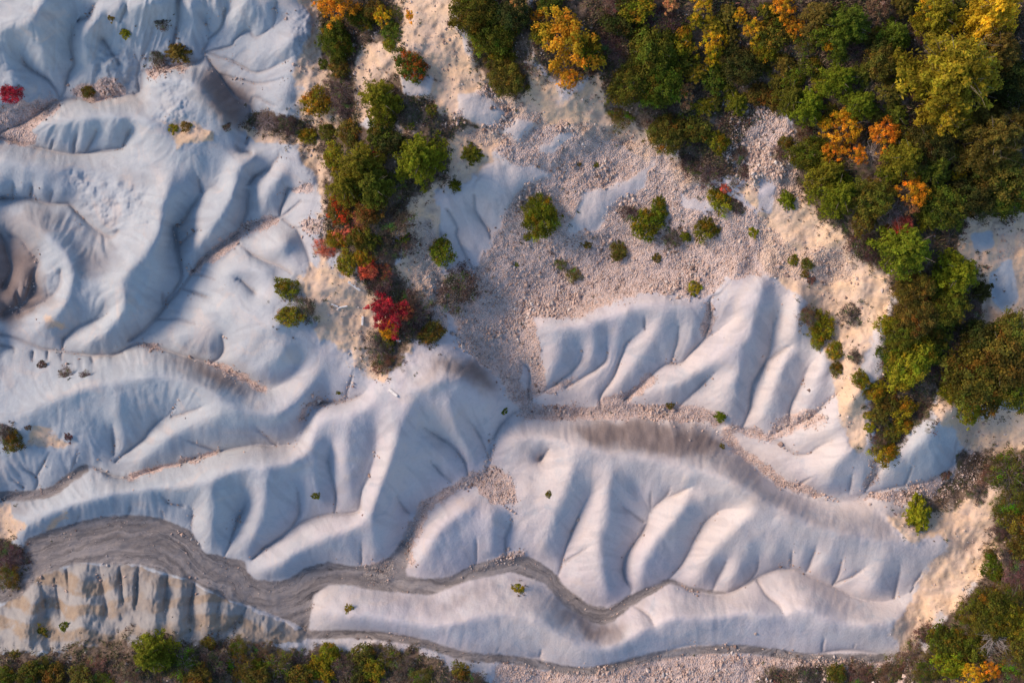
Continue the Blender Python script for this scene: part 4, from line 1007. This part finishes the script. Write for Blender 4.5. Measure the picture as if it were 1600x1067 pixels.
FL = {'g': 1.0}
KN = {'broad_s': ('bush', 'broadleaf bush'), 'broad_l': ('broadleaf_tree', 'broadleaf tree'), 'conif_s': ('juniper_bush', 'juniper bush'), 'conif_l': ('conifer_tree', 'conifer'),
 'autumn': ('autumn_oak', 'autumn oak'), 'mixed': ('mixed_colour_bush', 'bush'), 'twiggy': ('twiggy_shrub', 'twiggy shrub'), 'pine': ('pine_tree', 'pine'), 'bare': ('bare_shrub', 'bare shrub'), 'tuft': ('small_plant', 'small plant')}
CAT = {'broad_s': 'bush', 'broad_l': 'tree', 'conif_s': 'bush', 'conif_l': 'tree', 'autumn': 'tree', 'mixed': 'bush', 'twiggy': 'shrub', 'pine': 'tree', 'bare': 'shrub', 'tuft': 'plant'}
GRP = {'broad_s': 'green bushes', 'broad_l': 'broadleaf trees of the wood', 'conif_s': 'green bushes', 'conif_l': 'conifers', 'autumn': 'autumn oaks', 'mixed': 'bushes half green and half red', 'twiggy': 'brown twiggy shrubs', 'pine': 'pines of the wood', 'bare': 'leafless shrubs', 'tuft': 'small plants dotting the slopes'}
# landmarks that the remaining labels refer to
LM = [(592,152,'the large juniper by the footpath'),(655,243,'the largest central conifer'),(562,252,'the crimson-flecked conifer'),(886,70,'the largest orange oak'),(607,492,'the crimson smoke bush'),
 (574,420,'the coral bush by the planks'),(508,389,'the rusty shrub'),(1114,64,'the golden oak in the dark wood'),(1320,194,'the bright golden tree'),(1386,208,'the orange tree right of it'),
 (1505,105,'the huge olive pine'),(1430,298,'the orange treetop'),(1412,353,'the coral red wood bush'),(1426,564,'the light green rounded tree'),(1285,510,'the ridge-head bush'),(1384,706,'the lowest right bank bush'),
 (1524,588,'the broad olive tree above the blue slope'),(1558,892,'the lower right green bush'),(1524,1054,'the golden bottom edge bush'),(232,1026,'the largest bottom edge bush'),(720,1050,'the lone olive gravel bush'),
 (530,8,'the leftmost orange trees'),(641,102,'the half rusty bush'),(1070,142,'the slender pale orange tree'),(1232,312,'the lone round green bush'),(1424,386,'the conifer under the coral bush'),(1504,426,'the conifer by the blue hollow'),(1308,1052,'the dark bush on reddish soil')]
LM[9] = (1386,208,'the orange tree near the golden one')
used = {}
def autolab(k, c, x, y, r_):
    base = PAL[c][1]+' '+KN[k][1]
    sz = 'tiny ' if r_ < 9 else 'small ' if r_ < 16 else '' if r_ < 28 else 'big ' if r_ < 40 else 'very big '
    opts = sorted(LM, key=lambda L: math.hypot(L[0]-x, L[1]-y))
    for L in opts[:6]:
        dx, dy = x-L[0], y-L[1]; d = math.hypot(dx, dy)
        if d < 3: continue
        an = (math.degrees(math.atan2(-dy, dx))+360) % 360
        dr = ['right of', 'above and right of', 'above', 'above and left of', 'left of', 'below and left of', 'below', 'below and right of'][int((an+22.5)//45) % 8]
        far = 'touching and ' if d < r_+22 else 'just ' if d < 60 else '' if d < 110 else 'well '
        s = f'{sz}{base} {far}{dr} {L[2]}'
        if s not in used and len(s.split()) <= 16: return s
    return s
def nearest_words(s): return s
def instance(i, k, c, x, y, r_, lab):
    q = random.Random(i*7+3); va = TP[k][i % len(TP[k])]; crown, trunk, H = va
    hz = {'broad_s': .55, 'broad_l': .75, 'conif_s': .55, 'conif_l': .9, 'autumn': .8, 'mixed': .5, 'twiggy': .4, 'pine': .95, 'bare': .5, 'tuft': .4}[k]
    z0 = float(samp(Z, x, y)); rm = r_/PX*(1-(z0+1)/HC)*1.10; hgt = rm*H*hz*1.15
    wx, wy, wz = place(x, y, hgt*.7)
    if not lab: lab = autolab(k, c, x, y, r_)
    used[lab] = used.get(lab, 0)+1
    rot = q.uniform(0, 6.28); sx = q.uniform(.84, 1.16) if r_ > 12 else q.uniform(.93, 1.07); sy = 1/sx
    colr = [a*q.uniform(.88, 1.14) for a in PAL[c][0]]
    if crown is None or trunk is None:
        e = bpy.data.objects.new(KN[k][0], crown or trunk); col.objects.link(e); e.color = (*colr, 1)
        e.location = (wx, wy, wz-.03); e.rotation_euler = (0, 0, rot); e.scale = (rm*sx, rm*sy, rm*hz*1.15)
    else:
        e = bpy.data.objects.new(KN[k][0], None); col.objects.link(e); e.location = (wx, wy, wz); e.rotation_euler = (0, 0, rot); e.scale = (rm*sx, rm*sy, rm*hz*1.15); e.empty_display_size = .2
        a = bpy.data.objects.new('crown', crown); col.objects.link(a); a.parent = e; a.color = (*colr, 1)
        b_ = bpy.data.objects.new('branches' if k == 'twiggy' else 'trunk', trunk); col.objects.link(b_); b_.parent = e
    if k == 'autumn' and c == 'r': e.name = 'red_bush'; setp(e, lab, 'bush', 'red bushes')
    else: setp(e, lab, CAT[k], GRP[k])
for i, (k, c, x, y, r_, lab) in enumerate(A): instance(i, k, c, x, y, r_, lab)
print('plants', len(A), 'dups', [k for k, v_ in used.items() if v_ > 1])

# ------------------------------------------------------------------ planks and boulders
import bmesh
def bevel_box(name, sx, sy, sz, mat, bev=.02):
    bm = bmesh.new(); bmesh.ops.create_cube(bm, size=1); bmesh.ops.scale(bm, vec=(sx, sy, sz), verts=bm.verts)
    bmesh.ops.subdivide_edges(bm, edges=[e for e in bm.edges if abs((e.verts[0].co-e.verts[1].co).x) > sx*.5], cuts=4)
    q = random.Random(int(sx*100))
    for v_ in bm.verts: v_.co.z += .03*math.sin(v_.co.x*2)+q.uniform(-.008, .008); v_.co.y += q.uniform(-.01, .01)
    bmesh.ops.bevel(bm, geom=bm.edges[:], offset=bev, segments=1, affect='EDGES')
    me = bpy.data.meshes.new(name); bm.to_mesh(me); bm.free(); me.materials.append(mat); return me
for (x0, y0, x1, y1, wd, lab) in [(544,440,563,454,.22,'white weathered plank lying below the coral red bush'),(518,475,528,479,.14,'left of two short white sticks on the tan spur'),(528,481,543,478,.14,'right of two short white sticks on the tan spur'),
  (567,494,566,508,.20,'short upright white plank left of the crimson bush'),(608,608,621,619,.24,'white plank lying on the grey dome below the tan spur'),(619,532,626,533,.16,'tiny white stick under the crimson bush thicket')]:
    a = place(x0, y0, .1); b_ = place(x1, y1, .1); L = math.dist(a, b_)
    o = bpy.data.objects.new('wooden_plank', bevel_box('wooden_plank', L, wd, .12, M_pole)); col.objects.link(o)
    o.location = [(a[i]+b_[i])/2 + (.10 if i == 2 else 0) for i in range(3)]
    o.rotation_euler = (0, -math.atan2(b_[2]-a[2], math.hypot(b_[0]-a[0], b_[1]-a[1])), math.atan2(b_[1]-a[1], b_[0]-a[0]))
    setp(o, lab, 'plank', 'weathered planks and sticks')
def boulder(seed):
    bm = bmesh.new(); bmesh.ops.create_icosphere(bm, subdivisions=2, radius=1); q = np.random.default_rng(seed); pl = q.normal(0, 1, (9, 3)); pl /= np.linalg.norm(pl, axis=1)[:, None]; ds = q.uniform(.55, .9, 9)
    for v_ in bm.verts:
        c_ = np.array(v_.co)
        for p_, d_ in zip(pl, ds):
            k_ = c_ @ p_
            if k_ > d_: c_ -= p_*(k_-d_)
        v_.co = c_*np.array((1, .75, .6))
    me = bpy.data.meshes.new('boulder'); bm.to_mesh(me); bm.free(); me.materials.append(M_stone); return me
BM = [boulder(s) for s in (1, 2, 3, 4)]
for i, (x, y, r_, lab) in enumerate([(491,628,5,'largest boulder in the gully under the tan spur'),(481,648,4,'boulder below the largest one in the gully under the tan spur'),(113,95,4,'lone pale boulder in the blue gully at top left'),
 (1070,296,5,'pale boulder at the cream edge above the scree'),(1124,346,4,'pale boulder right of the scree bushes'),(697,45,4,'tan boulder high in the cream clearing'),(702,62,4,'tan boulder below another in the cream clearing'),
 (657,70,3,'pale boulder beside the half rusty bush'),(737,124,3,'pale boulder above the small blue hollow'),(821,97,4,'pale boulder on the brown path left of the orange oak'),(840,118,4,'pale boulder by the foot of the orange oak'),
 (924,155,4,'left pale boulder on the landslip lip below the orange oak'),(918,161,4,'lower pale boulder on the landslip lip below the orange oak'),(922,645,5,'largest stone in the middle stream bed'),(904,812,5,'upper stone in the groove of the central mound'),
 (893,829,4,'lower stone in the groove of the central mound'),(1218,668,5,'pink boulder at the foot of the right hand ridges'),(1229,664,4,'pink boulder right of another at the foot of the ridges'),(1360,788,4,'white boulder on the grey flat left of the lone bush'),
 (804,869,4,'boulder in the stream bed bend below the central mound'),(722,902,3,'pink stone at the rim of the stream below the small mound'),(584,712,3,'stone in the deep groove left of centre'),(1078,688,3,'white stone on the dark taupe flank'),
 (949,551,4,'pink stone high in the groove between pale fingers'),(909,548,4,'pink stone in the left groove of the pale fingers'),(1006,836,4,'stone in the winding gully of the central mound'),(1181,990,4,'stone on the lip of the lowest ridge'),(341,703,4,'pale stone in the stony gully at left centre'),
 (152,718,3,'white stone where the left gullies meet'),(1490,652,4,'stone at the head of the right side channel')]):
    z0 = float(samp(Z, x, y)); rm = r_*.8/PX*(1-z0/HC); wx, wy, wz = place(x, y, .1); q = random.Random(i)
    o = bpy.data.objects.new('boulder', BM[i % 4]); col.objects.link(o); o.location = (wx, wy, wz+rm*.2); o.scale = (rm, rm, rm); o.rotation_euler = (0, 0, q.uniform(0, 6))
    setp(o, lab, 'boulder', 'boulders lying on the slopes')
